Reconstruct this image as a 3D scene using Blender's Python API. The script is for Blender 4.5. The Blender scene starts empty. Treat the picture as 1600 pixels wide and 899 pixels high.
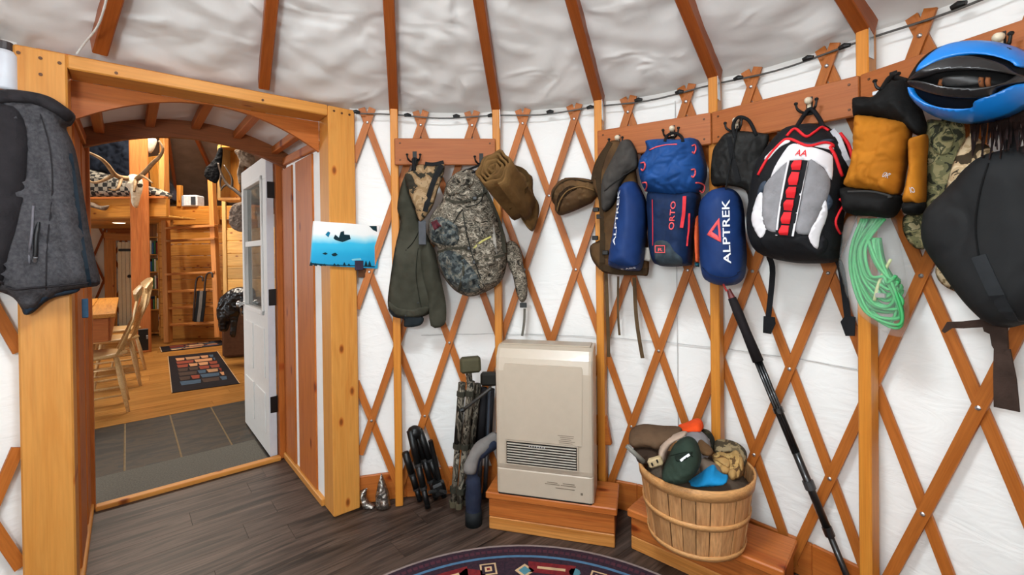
import bpy, math, random
import numpy as np
from mathutils import Vector, Matrix, noise, geometry
V = Vector
random.seed(7)
sc = bpy.context.scene
COL = sc.collection

# ------------------------------------------------------------------ camera
F = 711.0; CAMZ = 1.36
PITCH = math.radians(0.4); ROLL = math.radians(0.7); SHIFT = -49.5
_f = V((0, math.cos(PITCH), -math.sin(PITCH)))
_u0 = V((0, math.sin(PITCH), math.cos(PITCH))); _r0 = V((1, 0, 0))
CU = _u0*math.cos(ROLL) + _r0*math.sin(ROLL)
CR = _r0*math.cos(ROLL) - _u0*math.sin(ROLL)
CAM = V((0, 0, CAMZ))
cd = bpy.data.cameras.new('camera'); co = bpy.data.objects.new('camera', cd); COL.objects.link(co)
cd.sensor_width = 36; cd.lens = 36*F/1600; cd.shift_y = SHIFT/1600; cd.clip_start = 0.02
m3 = Matrix((CR, CU, -_f)).transposed()
co.matrix_world = Matrix.Translation(CAM) @ m3.to_4x4()
sc.camera = co
def ray(x, y):
    return CR*((x-800)/F) + CU*((449.5+SHIFT-y)/F) + _f
def pix(x, y, d):
    """world point seen at pixel x, y at distance d along the view axis"""
    return CAM + ray(x, y)*d
def onz(x, y, z=0.0):
    v = ray(x, y); return CAM + v*((z-CAMZ)/v.z)

# ------------------------------------------------------------------ world, lights, exposure
w = bpy.data.worlds.new('world'); sc.world = w; w.use_nodes = True
w.node_tree.nodes['Background'].inputs[0].default_value = (.75, .85, 1, 1)
w.node_tree.nodes['Background'].inputs[1].default_value = 0.6
sc.view_settings.view_transform = 'Standard'; sc.view_settings.look = 'None'
sc.view_settings.gamma = 1; sc.view_settings.use_curve_mapping = False
sc.view_settings.exposure = 0.0
def light(name, kind, loc, energy, col=(1, 1, 1), size=.5, target=None, size_y=None):
    l = bpy.data.lights.new(name, kind); l.energy = energy; l.color = col
    if kind == 'AREA':
        l.shape = 'RECTANGLE' if size_y else 'DISK'; l.size = size
        if size_y: l.size_y = size_y
    else: l.shadow_soft_size = size
    o = bpy.data.objects.new(name, l); COL.objects.link(o); o.location = loc
    if target is not None:
        o.rotation_euler = (V(target)-V(loc)).to_track_quat('-Z', 'Y').to_euler()
    return o
# the small yurt's circle
C0 = V((-.24, .74, 0))
light('skylight_daylight', 'AREA', (-.24, .74, 2.92), 140, (.83, .935, 1), .9, (-.24, .74, 0))
light('fill_light', 'POINT', (-.5, -.35, 1.60), 86, (.85, .94, 1), .16)  # fill added behind the camera in place of a flash, lifts ceiling and vault

light('hall_overhead_fill', 'AREA', (-4.79, 6.15, 3.9), 210, (1, .90, .76), 1.6, (-4.79, 6.15, 0))  # unseen overhead area light added to light the main room under its closed roof
light('hall_door_fill', 'AREA', (-5.9, 3.2, 1.7), 105, (.88, .95, 1), 1.2, (-2.2, 4.2, 1.1), 1.2)  # fill added at the hall's left side to brighten the open white door
light('downlight_beam', 'SPOT', pix(186, 350, 7.6)+V((0, 0, -.06)), 260, (1, .88, .68), .05, pix(186, 350, 7.6)+V((-.5, .5, -2)))
# ------------------------------------------------------------------ materials
def lin(h):
    if isinstance(h, str):
        h = h.lstrip('#'); c = [int(h[i:i+2], 16)/255 for i in (0, 2, 4)]
        return tuple(x/12.92 if x <= .04045 else ((x+.055)/1.055)**2.4 for x in c)
    return tuple(h)
def newmat(name):
    m = bpy.data.materials.new(name); m.use_nodes = True
    nt = m.node_tree; b = nt.nodes['Principled BSDF']
    return m, nt, b
def N(nt, kind, **kw):
    n = nt.nodes.new(kind)
    for k, v in kw.items():
        if k in n.inputs: n.inputs[k].default_value = v
        else: setattr(n, k, v)
    return n
def ramp(nt, stops, interp='LINEAR'):
    r = nt.nodes.new('ShaderNodeValToRGB'); cr = r.color_ramp; cr.interpolation = interp
    while len(cr.elements) < len(stops): cr.elements.new(.5)
    for e, (p, c) in zip(cr.elements, stops):
        e.position = p; e.color = (*lin(c), 1)
    return r
def coords(nt, scale=(1, 1, 1), rnd=True):
    tc = N(nt, 'ShaderNodeTexCoord'); mp = N(nt, 'ShaderNodeMapping'); mp.inputs['Scale'].default_value = scale
    nt.links.new(tc.outputs['Object'], mp.inputs['Vector'])
    if rnd:
        oi = N(nt, 'ShaderNodeObjectInfo'); mu = N(nt, 'ShaderNodeMath', operation='MULTIPLY'); mu.inputs[1].default_value = 37
        nt.links.new(oi.outputs['Random'], mu.inputs[0]); nt.links.new(mu.outputs[0], mp.inputs['Location'])
    return mp.outputs['Vector']
def bump(nt, b, h, strength=.3, dist=.01):
    bp = N(nt, 'ShaderNodeBump'); bp.inputs['Strength'].default_value = strength; bp.inputs['Distance'].default_value = dist
    nt.links.new(h, bp.inputs['Height']); nt.links.new(bp.outputs[0], b.inputs['Normal'])
_mats = {}
def wood(name, c1, c2, c3=None, rough=.45, sx=1.6, sy=22, knots=.0, vary=.25, coat=0, grain=.5, con=1.):
    """grain runs along local X"""
    if name in _mats: return _mats[name]
    m, nt, b = newmat(name); L = nt.links.new
    v = coords(nt, (sx, sy, sy))
    n1 = N(nt, 'ShaderNodeTexNoise', Scale=1.0, Detail=5.0, Roughness=.6, Distortion=.6); L(v, n1.inputs['Vector'])
    r1 = ramp(nt, [(.5-.2/con, c1), (.5+.04/con, c2), (.5+.26/con, c3 or c1)]); L(n1.outputs['Fac'], r1.inputs[0])
    v2 = coords(nt, (sx*3, sy*9, sy*9))
    n2 = N(nt, 'ShaderNodeTexNoise', Scale=1.0, Detail=3.0); L(v2, n2.inputs['Vector'])
    r2 = ramp(nt, [(.3, (1-grain*.6,)*3), (.65, (1, 1, 1))]); L(n2.outputs['Fac'], r2.inputs[0])
    mx = N(nt, 'ShaderNodeMix', data_type='RGBA', blend_type='MULTIPLY'); mx.inputs[0].default_value = 1
    L(r1.outputs[0], mx.inputs[6]); L(r2.outputs[0], mx.inputs[7]); out = mx.outputs[2]
    if knots:
        v3 = coords(nt, (4.6, 9, 9)); vo = N(nt, 'ShaderNodeTexVoronoi', voronoi_dimensions='2D', Scale=knots); L(v3, vo.inputs['Vector'])
        rk = ramp(nt, [(.0, '#7a3a18'), (.03, '#8a4a22'), (.05, '#e0b088'), (.075, '#ffffff')]); L(vo.outputs['Distance'], rk.inputs[0])
        m2 = N(nt, 'ShaderNodeMix', data_type='RGBA', blend_type='MULTIPLY'); m2.inputs[0].default_value = .8
        L(out, m2.inputs[6]); L(rk.outputs[0], m2.inputs[7]); out = m2.outputs[2]
    if vary:
        oi = N(nt, 'ShaderNodeObjectInfo'); mr = N(nt, 'ShaderNodeMapRange'); mr.inputs[3].default_value = 1-vary; mr.inputs[4].default_value = 1+vary
        L(oi.outputs['Random'], mr.inputs[0])
        hs = N(nt, 'ShaderNodeHueSaturation'); L(mr.outputs[0], hs.inputs['Value']); L(out, hs.inputs['Color']); out = hs.outputs[0]
    L(out, b.inputs['Base Color']); b.inputs['Roughness'].default_value = rough
    b.inputs['Coat Weight'].default_value = coat; b.inputs['Specular IOR Level'].default_value = .28
    bump(nt, b, n2.outputs['Fac'], .12, .003)
    _mats[name] = m; return m
def plain(name, c, rough=.6, metal=0, var=.12, scale=25, bmp=.0, c2=None, trans=0, alpha=1, emit=0, coat=0, bscale=None, sheen=0):
    if name in _mats: return _mats[name]
    m, nt, b = newmat(name); L = nt.links.new
    v = coords(nt, (1, 1, 1))
    n1 = N(nt, 'ShaderNodeTexNoise', Scale=scale, Detail=4.0); L(v, n1.inputs['Vector'])
    cl = lin(c); dark = lin(c2) if c2 else tuple(x*(1-var*2) for x in cl)
    r1 = ramp(nt, [(.3, dark), (.7, cl)]); L(n1.outputs['Fac'], r1.inputs[0]); L(r1.outputs[0], b.inputs['Base Color'])
    b.inputs['Roughness'].default_value = rough; b.inputs['Metallic'].default_value = metal
    b.inputs['Transmission Weight'].default_value = trans; b.inputs['Alpha'].default_value = alpha
    b.inputs['Coat Weight'].default_value = coat
    if rough >= .55 and not metal: b.inputs['Specular IOR Level'].default_value = .15
    if emit:
        b.inputs['Emission Color'].default_value = (*cl, 1); b.inputs['Emission Strength'].default_value = emit
    if bmp:
        n2 = N(nt, 'ShaderNodeTexNoise', Scale=bscale or scale*4, Detail=4.0); L(v, n2.inputs['Vector'])
        bump(nt, b, n2.outputs['Fac'], bmp, .004)
    _mats[name] = m; return m
def camo(name, cols, scale=18, rough=.8, stretch=(1, 1, 1), det=3.0):
    if name in _mats: return _mats[name]
    m, nt, b = newmat(name); L = nt.links.new
    v = coords(nt, stretch)
    n1 = N(nt, 'ShaderNodeTexNoise', Scale=scale, Detail=det, Roughness=.55, Distortion=.8); L(v, n1.inputs['Vector'])
    k = len(cols); st = [(.0, cols[0])] + [(.34+.32*i/(k-1) if k > 1 else .5, cols[i]) for i in range(1, k)]
    r1 = ramp(nt, st, 'CONSTANT'); L(n1.outputs['Fac'], r1.inputs[0]); L(r1.outputs[0], b.inputs['Base Color'])
    b.inputs['Roughness'].default_value = rough; b.inputs['Specular IOR Level'].default_value = .2
    n2 = N(nt, 'ShaderNodeTexNoise', Scale=160.0, Detail=2.0); L(v, n2.inputs['Vector']); bump(nt, b, n2.outputs['Fac'], .2, .003)
    _mats[name] = m; return m

FIR = wood('fir_frame', '#c98438', '#d19044', '#c27b32', .45, sy=13, knots=.55, vary=.05, grain=.22)
FIR2 = wood('fir_frame_warm', '#ab5a20', '#b9692c', '#9c4d1a', .45, sy=14, knots=.4, vary=.08, grain=.3)
RAFT = wood('rafter_wood', '#8f4618', '#9c5120', '#7f3b13', .4, vary=.1, grain=.3)
STUD = wood('stud_wood', '#c67a2a', '#d08734', '#bb6e24', .4, vary=.06, grain=.25)
LATT = wood('lattice_wood', '#a75c20', '#b4682a', '#98501a', .45, vary=.12, grain=.3)
RAIL = wood('rail_cedar', '#9c5528', '#a86030', '#8f4a22', .5, vary=.08, grain=.3)
CEDAR = wood('cedar_box', '#a4541f', '#b86a30', '#8a4018', .42, sx=1.2, sy=14, knots=.4, vary=.12)
CEDARL = wood('cedar_box_pale', '#bb7836', '#c78644', '#ac692a', .45, sx=1.2, sy=14, vary=.05)
VINYL = wood('vinyl_plank', '#3b2e27', '#5c4b41', '#221914', .47, sx=1.3, sy=13, vary=.16, grain=.9, con=1.7)
OAK = wood('oak_floor', '#a06a32', '#b98242', '#855424', .25, sx=1.0, sy=14, vary=.12)
PINE = wood('pine_board', '#bd772c', '#cc8a3c', '#a25f20', .4, sx=1.2, sy=12, knots=.5, vary=.08)
POSTW = wood('post_wood', '#b4622f', '#c4743c', '#9a5026', .4, vary=.05)
CHAIRW = wood('chair_maple', '#c9a06a', '#d8b480', '#b88c56', .35, vary=.05)
def fabric_white(name, c, c2, fs=5.0, bs=.22):
    m, nt, b = newmat(name); L = nt.links.new
    v = coords(nt, (1, 1, 1), False)
    n1 = N(nt, 'ShaderNodeTexNoise', Scale=2.2, Detail=3.0); L(v, n1.inputs['Vector'])
    r1 = ramp(nt, [(.3, c2), (.7, c)]); L(n1.outputs['Fac'], r1.inputs[0]); L(r1.outputs[0], b.inputs['Base Color'])
    b.inputs['Roughness'].default_value = .75
    v2 = coords(nt, (1, 1, 2.6), False)
    n2 = N(nt, 'ShaderNodeTexNoise', Scale=fs, Detail=3.0, Roughness=.5, Distortion=1.6); L(v2, n2.inputs['Vector'])
    n2.noise_type = 'RIDGED_MULTIFRACTAL' if fs < 5 else 'FBM'
    bump(nt, b, n2.outputs['Fac'], bs, .02)
    return m
WALLF = fabric_white('wall_liner', '#f1f0ec', '#e9e8e4')
CEILF = fabric_white('roof_liner', '#e8e6e2', '#dedcd8', 3.4, .75)
BLACK = plain('black_metal', '#151515', .4, .3)
BLACKF = plain('black_fabric', '#1c1c1d', .8, bmp=.3)
STEEL = plain('steel', '#c9c9c9', .3, .9)
DARK = plain('dark_gap', '#2a1c14', .9)
CREAM = plain('cream_ceramic', '#e6d8bd', .35)

# ------------------------------------------------------------------ mesh helpers
WL = {}
def setp(o, label=None, cat=None, group=None, kind=None):
    for k, v in (('label', label), ('category', cat), ('group', group), ('kind', kind)):
        if v: o[k] = v
    return o
def thing(name, label, cat, loc, group=None):
    o = bpy.data.objects.new(name, None); COL.objects.link(o); o.empty_display_size = .05
    o.location = loc; WL[o.name] = V(loc)
    return setp(o, label, cat, group)
def link(me, name, mat, parent, origin, rot=None):
    o = bpy.data.objects.new(name, me); COL.objects.link(o)
    if mat is not None and not me.materials: me.materials.append(mat)
    pl = V((0, 0, 0))
    if parent is not None:
        o.parent = parent; pl = WL[parent.name]
    o.matrix_basis = Matrix.Translation(V(origin)-pl) @ (rot.to_4x4() if rot is not None else Matrix.Identity(4))
    WL[o.name] = V(origin)
    return o
def mk(name, verts, faces, mat, parent=None, origin=None, rot=None, smooth=False):
    vs = np.array([tuple(v) for v in verts], float)
    if origin is None:
        c = (vs.min(0)+vs.max(0))/2; c[2] = vs[:, 2].min(); origin = V(c)
    loc = vs - np.array(tuple(origin))
    if rot is not None: loc = loc @ np.array(rot)
    me = bpy.data.meshes.new(name); me.from_pydata(loc.tolist(), [], [tuple(f) for f in faces]); me.update()
    if smooth: me.shade_smooth()
    return link(me, name, mat, parent, origin, rot)
class MB:
    def __init__(s): s.v = []; s.f = []
    def add(s, vs, fs):
        k = len(s.v); s.v += [V(v) for v in vs]; s.f += [tuple(i+k for i in f) for f in fs]; return s
    def box(s, c, sx, sy, sz, X=(1, 0, 0), Y=(0, 1, 0), Z=(0, 0, 1), ch=None):
        vs, fs = cbox(sx, sy, sz, ch if ch is not None else min(.004, .2*min(sx, sy, sz)))
        X, Y, Z, c = V(X), V(Y), V(Z), V(c)
        return s.add([c+X*a+Y*b+Z*d for a, b, d in vs], fs)
    def tube(s, pts, r, n=8, cap=True, closed=False):
        pts = [V(p) for p in pts]; k = len(s.v); m = len(pts)
        rr = r if isinstance(r, (list, tuple)) else [r]*m
        up = None
        for i, p in enumerate(pts):
            a = pts[(i-1) % m] if closed else pts[max(i-1, 0)]; b = pts[(i+1) % m] if closed else pts[min(i+1, m-1)]
            t = (b-a).normalized()
            if up is None:
                up = t.orthogonal().normalized()
            up = (up - t*up.dot(t)); up = up.normalized() if up.length > 1e-6 else t.orthogonal().normalized()
            sd = t.cross(up)
            for j in range(n):
                an = 2*math.pi*j/n; s.v.append(p + (up*math.cos(an)+sd*math.sin(an))*rr[i])
        for i in range(m if closed else m-1):
            for j in range(n):
                a, b = k+i*n, k+((i+1) % m)*n
                s.f.append((a+j, a+(j+1) % n, b+(j+1) % n, b+j))
        if cap and not closed:
            s.f.append(tuple(k+j for j in range(n))[::-1]); s.f.append(tuple(k+(m-1)*n+j for j in range(n)))
        return s
    def ribbon(s, pts, wdirs, width, th):
        """flat strap: wdirs one or per-point width direction, th thickness along t x w"""
        pts = [V(p) for p in pts]; m = len(pts); k = len(s.v)
        for i, p in enumerate(pts):
            wd = V(wdirs[i]) if isinstance(wdirs, list) else V(wdirs)
            t = (pts[min(i+1, m-1)]-pts[max(i-1, 0)]).normalized(); wd = (wd - t*wd.dot(t)).normalized(); nn = t.cross(wd)
            ww = (width[i] if isinstance(width, list) else width)/2
            s.v += [p-wd*ww-nn*th/2, p+wd*ww-nn*th/2, p+wd*ww+nn*th/2, p-wd*ww+nn*th/2]
        for i in range(m-1):
            for j in range(4):
                a, b = k+4*i, k+4*i+4; s.f.append((a+j, a+(j+1) % 4, b+(j+1) % 4, b+j))
        s.f.append((k+3, k+2, k+1, k)); e = k+4*(m-1); s.f.append((e, e+1, e+2, e+3)); return s
    def lathe(s, prof, c, n=32, X=(1, 0, 0), Y=(0, 1, 0), Z=(0, 0, 1), a0=0, a1=2*math.pi):
        k = len(s.v); X, Y, Z, c = V(X), V(Y), V(Z), V(c); full = abs(a1-a0-2*math.pi) < 1e-6
        nn = n if full else n+1
        for r, z in prof:
            for j in range(nn):
                a = a0+(a1-a0)*j/n; s.v.append(c+X*(r*math.cos(a))+Y*(r*math.sin(a))+Z*z)
        for i in range(len(prof)-1):
            for j in range(n):
                j2 = (j+1) % nn
                s.f.append((k+i*nn+j, k+i*nn+j2, k+(i+1)*nn+j2, k+(i+1)*nn+j))
        return s
    def prism(s, poly, ext):
        """poly: world points (planar), ext: extrusion vector"""
        k = len(s.v); n = len(poly); e = V(ext)
        s.v += [V(p) for p in poly]; s.v += [V(p)+e for p in poly]
        s.f.append(tuple(range(k, k+n))); s.f.append(tuple(range(k+2*n-1, k+n-1, -1)))
        for i in range(n):
            j = (i+1) % n; s.f.append((k+j, k+i, k+n+i, k+n+j))
        return s
    def build(s, name, mat, parent=None, smooth=False, origin=None, rot=None):
        return mk(name, s.v, s.f, mat, parent, origin, rot, smooth)
def cbox(sx, sy, sz, c):
    """chamfered box"""
    vs = []; idx = {}
    h = (sx/2, sy/2, sz/2); c = min(c, .45*min(h)) if min(h) > 0 else 0
    for ix in (-1, 1):
        for iy in (-1, 1):
            for iz in (-1, 1):
                for ax in range(3):
                    p = [ix*(h[0]-c), iy*(h[1]-c), iz*(h[2]-c)]
                    s = (ix, iy, iz)[ax]; p[ax] = s*h[ax]
                    idx[(ix, iy, iz, ax)] = len(vs); vs.append(p)
    fs = []
    def face(keys):
        ids = [idx[k] for k in keys]; a, b, cc = (V(vs[ids[i]]) for i in range(3))
        cen = sum((V(vs[i]) for i in ids), V())/len(ids)
        if (b-a).cross(cc-b).dot(cen) < 0: ids = ids[::-1]
        fs.append(tuple(ids))
    for ax in range(3):
        o = [i for i in range(3) if i != ax]
        for s in (-1, 1):
            ks = []
            for q, r in ((-1, -1), (1, -1), (1, 1), (-1, 1)):
                t = [0, 0, 0]; t[ax] = s; t[o[0]] = q; t[o[1]] = r; ks.append((*t, ax))
            face(ks)
        for q in (-1, 1):
            for r in (-1, 1):
                ks = []
                for s, a2 in ((-1, o[0]), (1, o[0]), (1, o[1]), (-1, o[1])):
                    t = [0, 0, 0]; t[ax] = s; t[o[0]] = q; t[o[1]] = r; ks.append((*t, a2))
                face(ks)
    for ix in (-1, 1):
        for iy in (-1, 1):
            for iz in (-1, 1): face([(ix, iy, iz, a) for a in range(3)])
    return vs, fs
_bc = {}
def board(name, a, b, wdir, width, th, mat, parent=None, ch=.004):
    """plank from a to b (centre line), width along wdir, thickness across; grain along local X"""
    a, b = V(a), V(b); X = (b-a).normalized(); Y = V(wdir); Y = (Y - X*Y.dot(X)).normalized(); Z = X.cross(Y)
    L = (b-a).length; key = (round(L, 3), round(width, 4), round(th, 4), ch, mat.name)
    if key not in _bc:
        vs, fs = cbox(L, width, th, ch); me = bpy.data.meshes.new(name); me.from_pydata(vs, [], fs); me.update(); me.materials.append(mat); _bc[key] = me
    return link(_bc[key], name, mat, parent, (a+b)/2, Matrix((X, Y, Z)).transposed())
def struct(o, label=None, cat=None): return setp(o, label, cat, kind='structure')
def spline(pts, n=6, closed=False):
    """Catmull-Rom through 2-D/3-D points"""
    P = [V(p) for p in pts]; m = len(P); out = []
    for i in range(m if closed else m-1):
        p0 = P[(i-1) % m] if closed else P[max(i-1, 0)]; p1 = P[i]; p2 = P[(i+1) % m]; p3 = P[(i+2) % m] if closed else P[min(i+2, m-1)]
        for k in range(n):
            t = k/n
            out.append(.5*((2*p1)+(p2-p0)*t+(2*p0-5*p1+4*p2-p3)*t*t+(3*p1-p0-3*p2+p3)*t**3))
    if not closed: out.append(P[-1])
    return out

# ------------------------------------------------------------------ small yurt shell
RW = 1.845                                                # fabric radius
def cyl(th, r, z=0.): a = math.radians(th); return V((C0.x+r*math.sin(a), C0.y+r*math.cos(a), z))
DOOR0, DOOR1 = -59.0, -20.0
def wallpx(x, R, y=400):
    """where the pixel column x meets the circle of radius R: (angle, point)"""
    v = ray(x, y); a = v.x**2+v.y**2; dx, dy = -C0.x, -C0.y
    b = 2*(v.x*dx+v.y*dy); c = dx*dx+dy*dy-R*R; t = (-b+math.sqrt(b*b-4*a*c))/(2*a)
    p = CAM+v*t; return math.degrees(math.atan2(p.x-C0.x, p.y-C0.y)), p
# wall liner
vs, fs = [], []
ths = np.arange(DOOR1, DOOR0+360+.01, (DOOR0+360-DOOR1)/200); zs = np.linspace(0, 2.24, 60)
for t in ths:
    for z in zs:
        wr = noise.noise(V((t*.06+z*1.5, z*2.2-t*.05, 3)))*.006 + noise.noise(V((t*.25, z*1.2, 9)))*.003
        vs.append(cyl(t, RW+.008+wr, z))
nz = len(zs)
for i in range(len(ths)-1):
    for j in range(nz-1): a = i*nz+j; fs.append((a, a+nz, a+nz+1, a+1))
wall = struct(mk('wall_back', vs, fs, WALLF, origin=C0, smooth=True), 'white fabric liner wall of the small round yurt', 'wall')
# lattice slats
def slat(sign, th0, r, name):
    zz = np.linspace(.03, 2.155, 44); runs = []; cur = []
    for z in zz:
        t = th0 - sign*4.5*(2.075-z)/.405
        tt = (t+180) % 360-180
        if DOOR0-.3 < tt < DOOR1+.3:
            if len(cur) > 1: runs.append(cur)
            cur = []
        else: cur.append((t, z))
    if len(cur) > 1: runs.append(cur)
    for run in runs:
        pts = [cyl(t, r, z) for t, z in run]
        wd = []
        for i, p in enumerate(pts):
            t = (pts[min(i+1, len(pts)-1)]-pts[max(i-1, 0)]).normalized()
            rad = (p-C0); rad.z = 0; rad.normalize(); wd.append(t.cross(rad))
        X = (pts[-1]-pts[0]).normalized(); rad = pts[len(pts)//2]-C0; rad.z = 0; Y = X.cross(rad).normalized(); Z = X.cross(Y)
        b = MB().ribbon(pts, wd, .036, .011)
        b.build(name, LATT, wall, origin=pts[0], rot=Matrix((X, Y, Z)).transposed())
bolts = MB()
for k in range(-16, 12):
    th = 27.8+9*k
    slat(1, th, RW-.030, 'lattice_slat'); slat(-1, th, RW-.0185, 'lattice_slat')
    for row in range(6):
        t = th + (4.5 if row % 2 else 0); tt = (t+180) % 360-180
        if DOOR0-.5 < tt < DOOR1+.5: continue
        p = cyl(t, RW-.037, 2.075-.405*row); rad = (p-C0); rad.z = 0; rad.normalize()
        X = V((rad.y, -rad.x, 0))
        bolts.lathe([(.0075, .003), (.0075, -.002), (.004, -.0045), (0, -.005)], p, 8, X, V((0, 0, 1)), rad)
setp(bolts.build('lattice_bolts', STEEL, wall), kind='stuff')
# studs, baseboard
ST = [23.3+18*k for k in range(-6, 6)]
for t in ST:
    if DOOR0-2 < t < DOOR1+2: continue
    p = cyl(t, RW-.072); rad = (p-C0).normalized(); tan = V((rad.y, -rad.x, 0))
    board('wall_stud', p, p+V((0, 0, 2.15)), tan, .040, .064, STUD, wall)
for k in range(40):
    t0 = DOOR1+.5+k*8.0; t1 = t0+8.0
    if t1 > DOOR0+360: break
    a, b = cyl(t0, RW-.008), cyl(t1, RW-.008)
    board('base_plank', a+V((0, 0, .075)), b+V((0, 0, .075)), (0, 0, 1), .15, .018, FIR2, wall)
# seams of the liner, tension cable with clips
sm = plain('seam', '#d2d1ce', .8)
tS, pS = wallpx(1057, RW)
MB().tube([cyl(tS, RW, z) for z in np.linspace(.16, 2.1, 12)], .0022, 5).build('liner_seam', sm, wall)
MB().tube([cyl(tS+i*1.5, RW-.001, .9-.0015*math.sin(i)) for i in range(16)], .002, 5).build('liner_seam', sm, wall)
MB().tube([cyl(tS-i*1.5, RW-.001, .9+.0015*math.sin(i*1.3)) for i in range(30)], .002, 5).build('liner_seam', sm, wall)
cab = MB().tube([cyl(t, RW-.045, 2.118+.006*math.sin(t*.35)) for t in np.arange(DOOR1+1, 100, 2)], .004, 6)
cab.build('tension_cable', plain('cable', '#55524e', .5, .4), wall)
for px in (560, 640, 716, 770, 862, 925, 1000, 1064, 1156, 1265, 1322, 1500):
    t, p = wallpx(px, RW-.05)
    a, b = cyl(t-.6, RW-.05, 2.121), cyl(t+.6, RW-.05, 2.121)
    MB().tube([a, a.lerp(b, .5)+V((0, 0, .004)), b], [.008, .011, .007], 8).build('cable_clip', BLACK, wall)

# ------------------------------------------------------------------ roof
SL = .534
RAFA = [-52.5, -33.0] + [-12.7+18*k for k in range(16)]
def rz(r): return 2.13+(1.76-r)*SL
ra = sorted([(a+360) % 360 for a in RAFA]); 
def sagf(t):
    t = t % 360
    for i in range(len(ra)):
        a, b = ra[i], ra[(i+1) % len(ra)]
        if b < a: b += 360
        tt = t if t >= a else t+360
        if a <= tt <= b:
            u = (tt-a)/(b-a); return math.sin(math.pi*u)**.6 if 0 < u < 1 else 0
    return 0
vs, fs = [], []; na, nr = 480, 56
rs = np.linspace(.34, 1.875, nr)
for i in range(na):
    t = 360*i/na; s = sagf(t)
    for r in rs:
        p = cyl(t, r)
        q = V((p.x*2.6+p.y*1.2, p.y*2.6-p.x*1.4, i*.0))
        wr = noise.noise(V((r*9+t*.10, t*.035-r*2, 1)))*.022 + noise.noise(V((r*17-t*.16, t*.05+r*3, 5)))*.017
        wr -= abs(noise.noise(V((r*5+t*.13, t*.06-r*1.5, 11))))*.026
        e = min(1, (1.875-r)/.12)
        vs.append(p+V((0, 0, rz(r)+.085 - .042*s*e + wr*(.25+.75*s)*e)))
for i in range(na):
    for j in range(nr-1):
        a, b = i*nr+j, ((i+1) % na)*nr+j; fs.append((a, a+1, b+1, b))
ceil = struct(mk('ceiling', vs, fs, CEILF, origin=C0+V((0, 0, 2.1)), smooth=True), 'white fabric roof liner sagging between the rafters', 'ceiling')
for a in RAFA:
    p0, p1 = cyl(a, 1.80, rz(1.80)+.045), cyl(a, .36, rz(.36)+.045)
    if -60 < a < -20: p0 = cyl(a, 1.735, rz(1.735)+.045)
    rad = (p1-p0).normalized(); tan = V((0, 0, 1)).cross(rad).normalized()
    board('rafter', p0, p1, tan, .047, .085, RAFT, ceil)
# compression ring and dome of the skylight
MB().lathe([(.30, 2.84), (.37, 2.84), (.37, 3.0), (.30, 3.0), (.30, 2.84)], C0, 40).build('compression_ring', RAFT, ceil)
MB().lathe([(.37*math.cos(a), 2.99+.2*math.sin(a)) for a in np.linspace(0, 1.57, 8)], C0, 40).build('skylight_dome', plain('dome', '#f4f6f8', .2, emit=1.0), ceil, True)
# metal strap at the rafter joint near the helmet, and the white wire along the rafter by the door
t5 = 59.3
for t in (23.3, 41.3, 59.3, 5.3):
    p = cyl(t, RW-.085, 2.09); rad = (p-C0); rad.z = 0; rad.normalize(); tan = V((rad.y, -rad.x, 0))
    MB().box(p+tan*.0215, .036, .002, .11, rad, tan, (0, 0, 1)).build('joint_plate', STEEL, ceil)
wire = spline([pix(120, 84, 1.72), pix(132, 68, 1.70), pix(152, 42, 1.62), pix(163, 12, 1.54), pix(170, -20, 1.47)], 6)
setp(MB().tube(wire, .0035, 7).build('cable', plain('white_wire', '#e9e6df', .5)), 'thin white wire running up beside the rafter above the doorway', 'cable')

# ------------------------------------------------------------------ floor of the small yurt
P0 = V((-.935, 2.34, 0)); DU = V((.763, .646, 0)).normalized(); DM = V((-DU.y, DU.x, 0))
def D(s, t, z=0.): return P0+DU*s+DM*t+V((0, 0, z))
def clip(poly, a, b):
    """keep the part of poly left of a->b (2-D)"""
    out = []; n = len(poly)
    sd = lambda p: (b[0]-a[0])*(p[1]-a[1])-(b[1]-a[1])*(p[0]-a[0])
    for i in range(n):
        p, q = poly[i], poly[(i+1) % n]; dp, dq = sd(p), sd(q)
        if dp >= 0: out.append(p)
        if dp*dq < 0:
            u = dp/(dp-dq); out.append((p[0]+(q[0]-p[0])*u, p[1]+(q[1]-p[1])*u))
    return out
def inD(p): v = p-P0; return (v.dot(DU), v.dot(DM))
circ = [inD(cyl(-t, RW+.01)) for t in range(0, 360, 6)]
rect = [(-1.0, .1), (.03, .1), (.03, .93), (-1.0, .93)]
def planks(region, s0, s1, t0, t1, wd, ln, mat, parent, name, z=0., th=.012, gap=.0007, seed=1, tmin=-1e9):
    rnd = random.Random(seed); t = t0; k = 0
    while t < t1-1e-6:
        s = s0 - rnd.random()*ln
        while s < s1:
            poly = [(s+gap, t+gap), (s+ln-gap, t+gap), (s+ln-gap, t+wd-gap), (s+gap, t+wd-gap)]
            for i in range(len(region)):
                poly = clip(poly, region[i], region[(i+1) % len(region)])
                if len(poly) < 3: break
            s += ln
            if len(poly) < 3: continue
            pts = [D(a, b, z-th) for a, b in poly]
            ar = sum((pts[i]-pts[0]).cross(pts[i+1]-pts[0]).z for i in range(1, len(pts)-1))
            if abs(ar) < .002: continue
            o = sum(pts, V())/len(pts); o.z = z-th
            X, Y = DU, DM
            MB().prism(pts[::-1], (0, 0, th)).build(name, mat, parent, origin=o, rot=Matrix((X, Y, V((0, 0, 1)))).transposed())
        t += wd; k += 1
sub = MB().lathe([(0, -.02), (RW+.02, -.02)], C0, 60)
sub.prism([D(-1.02, .0, -.03), D(.05, .0, -.03), D(.05, .95, -.03), D(-1.02, .95, -.03)], (0, 0, .01))
floor = struct(sub.build('floor', DARK, origin=C0), 'dark grey brown plank floor of the small round yurt', 'floor')
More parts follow.
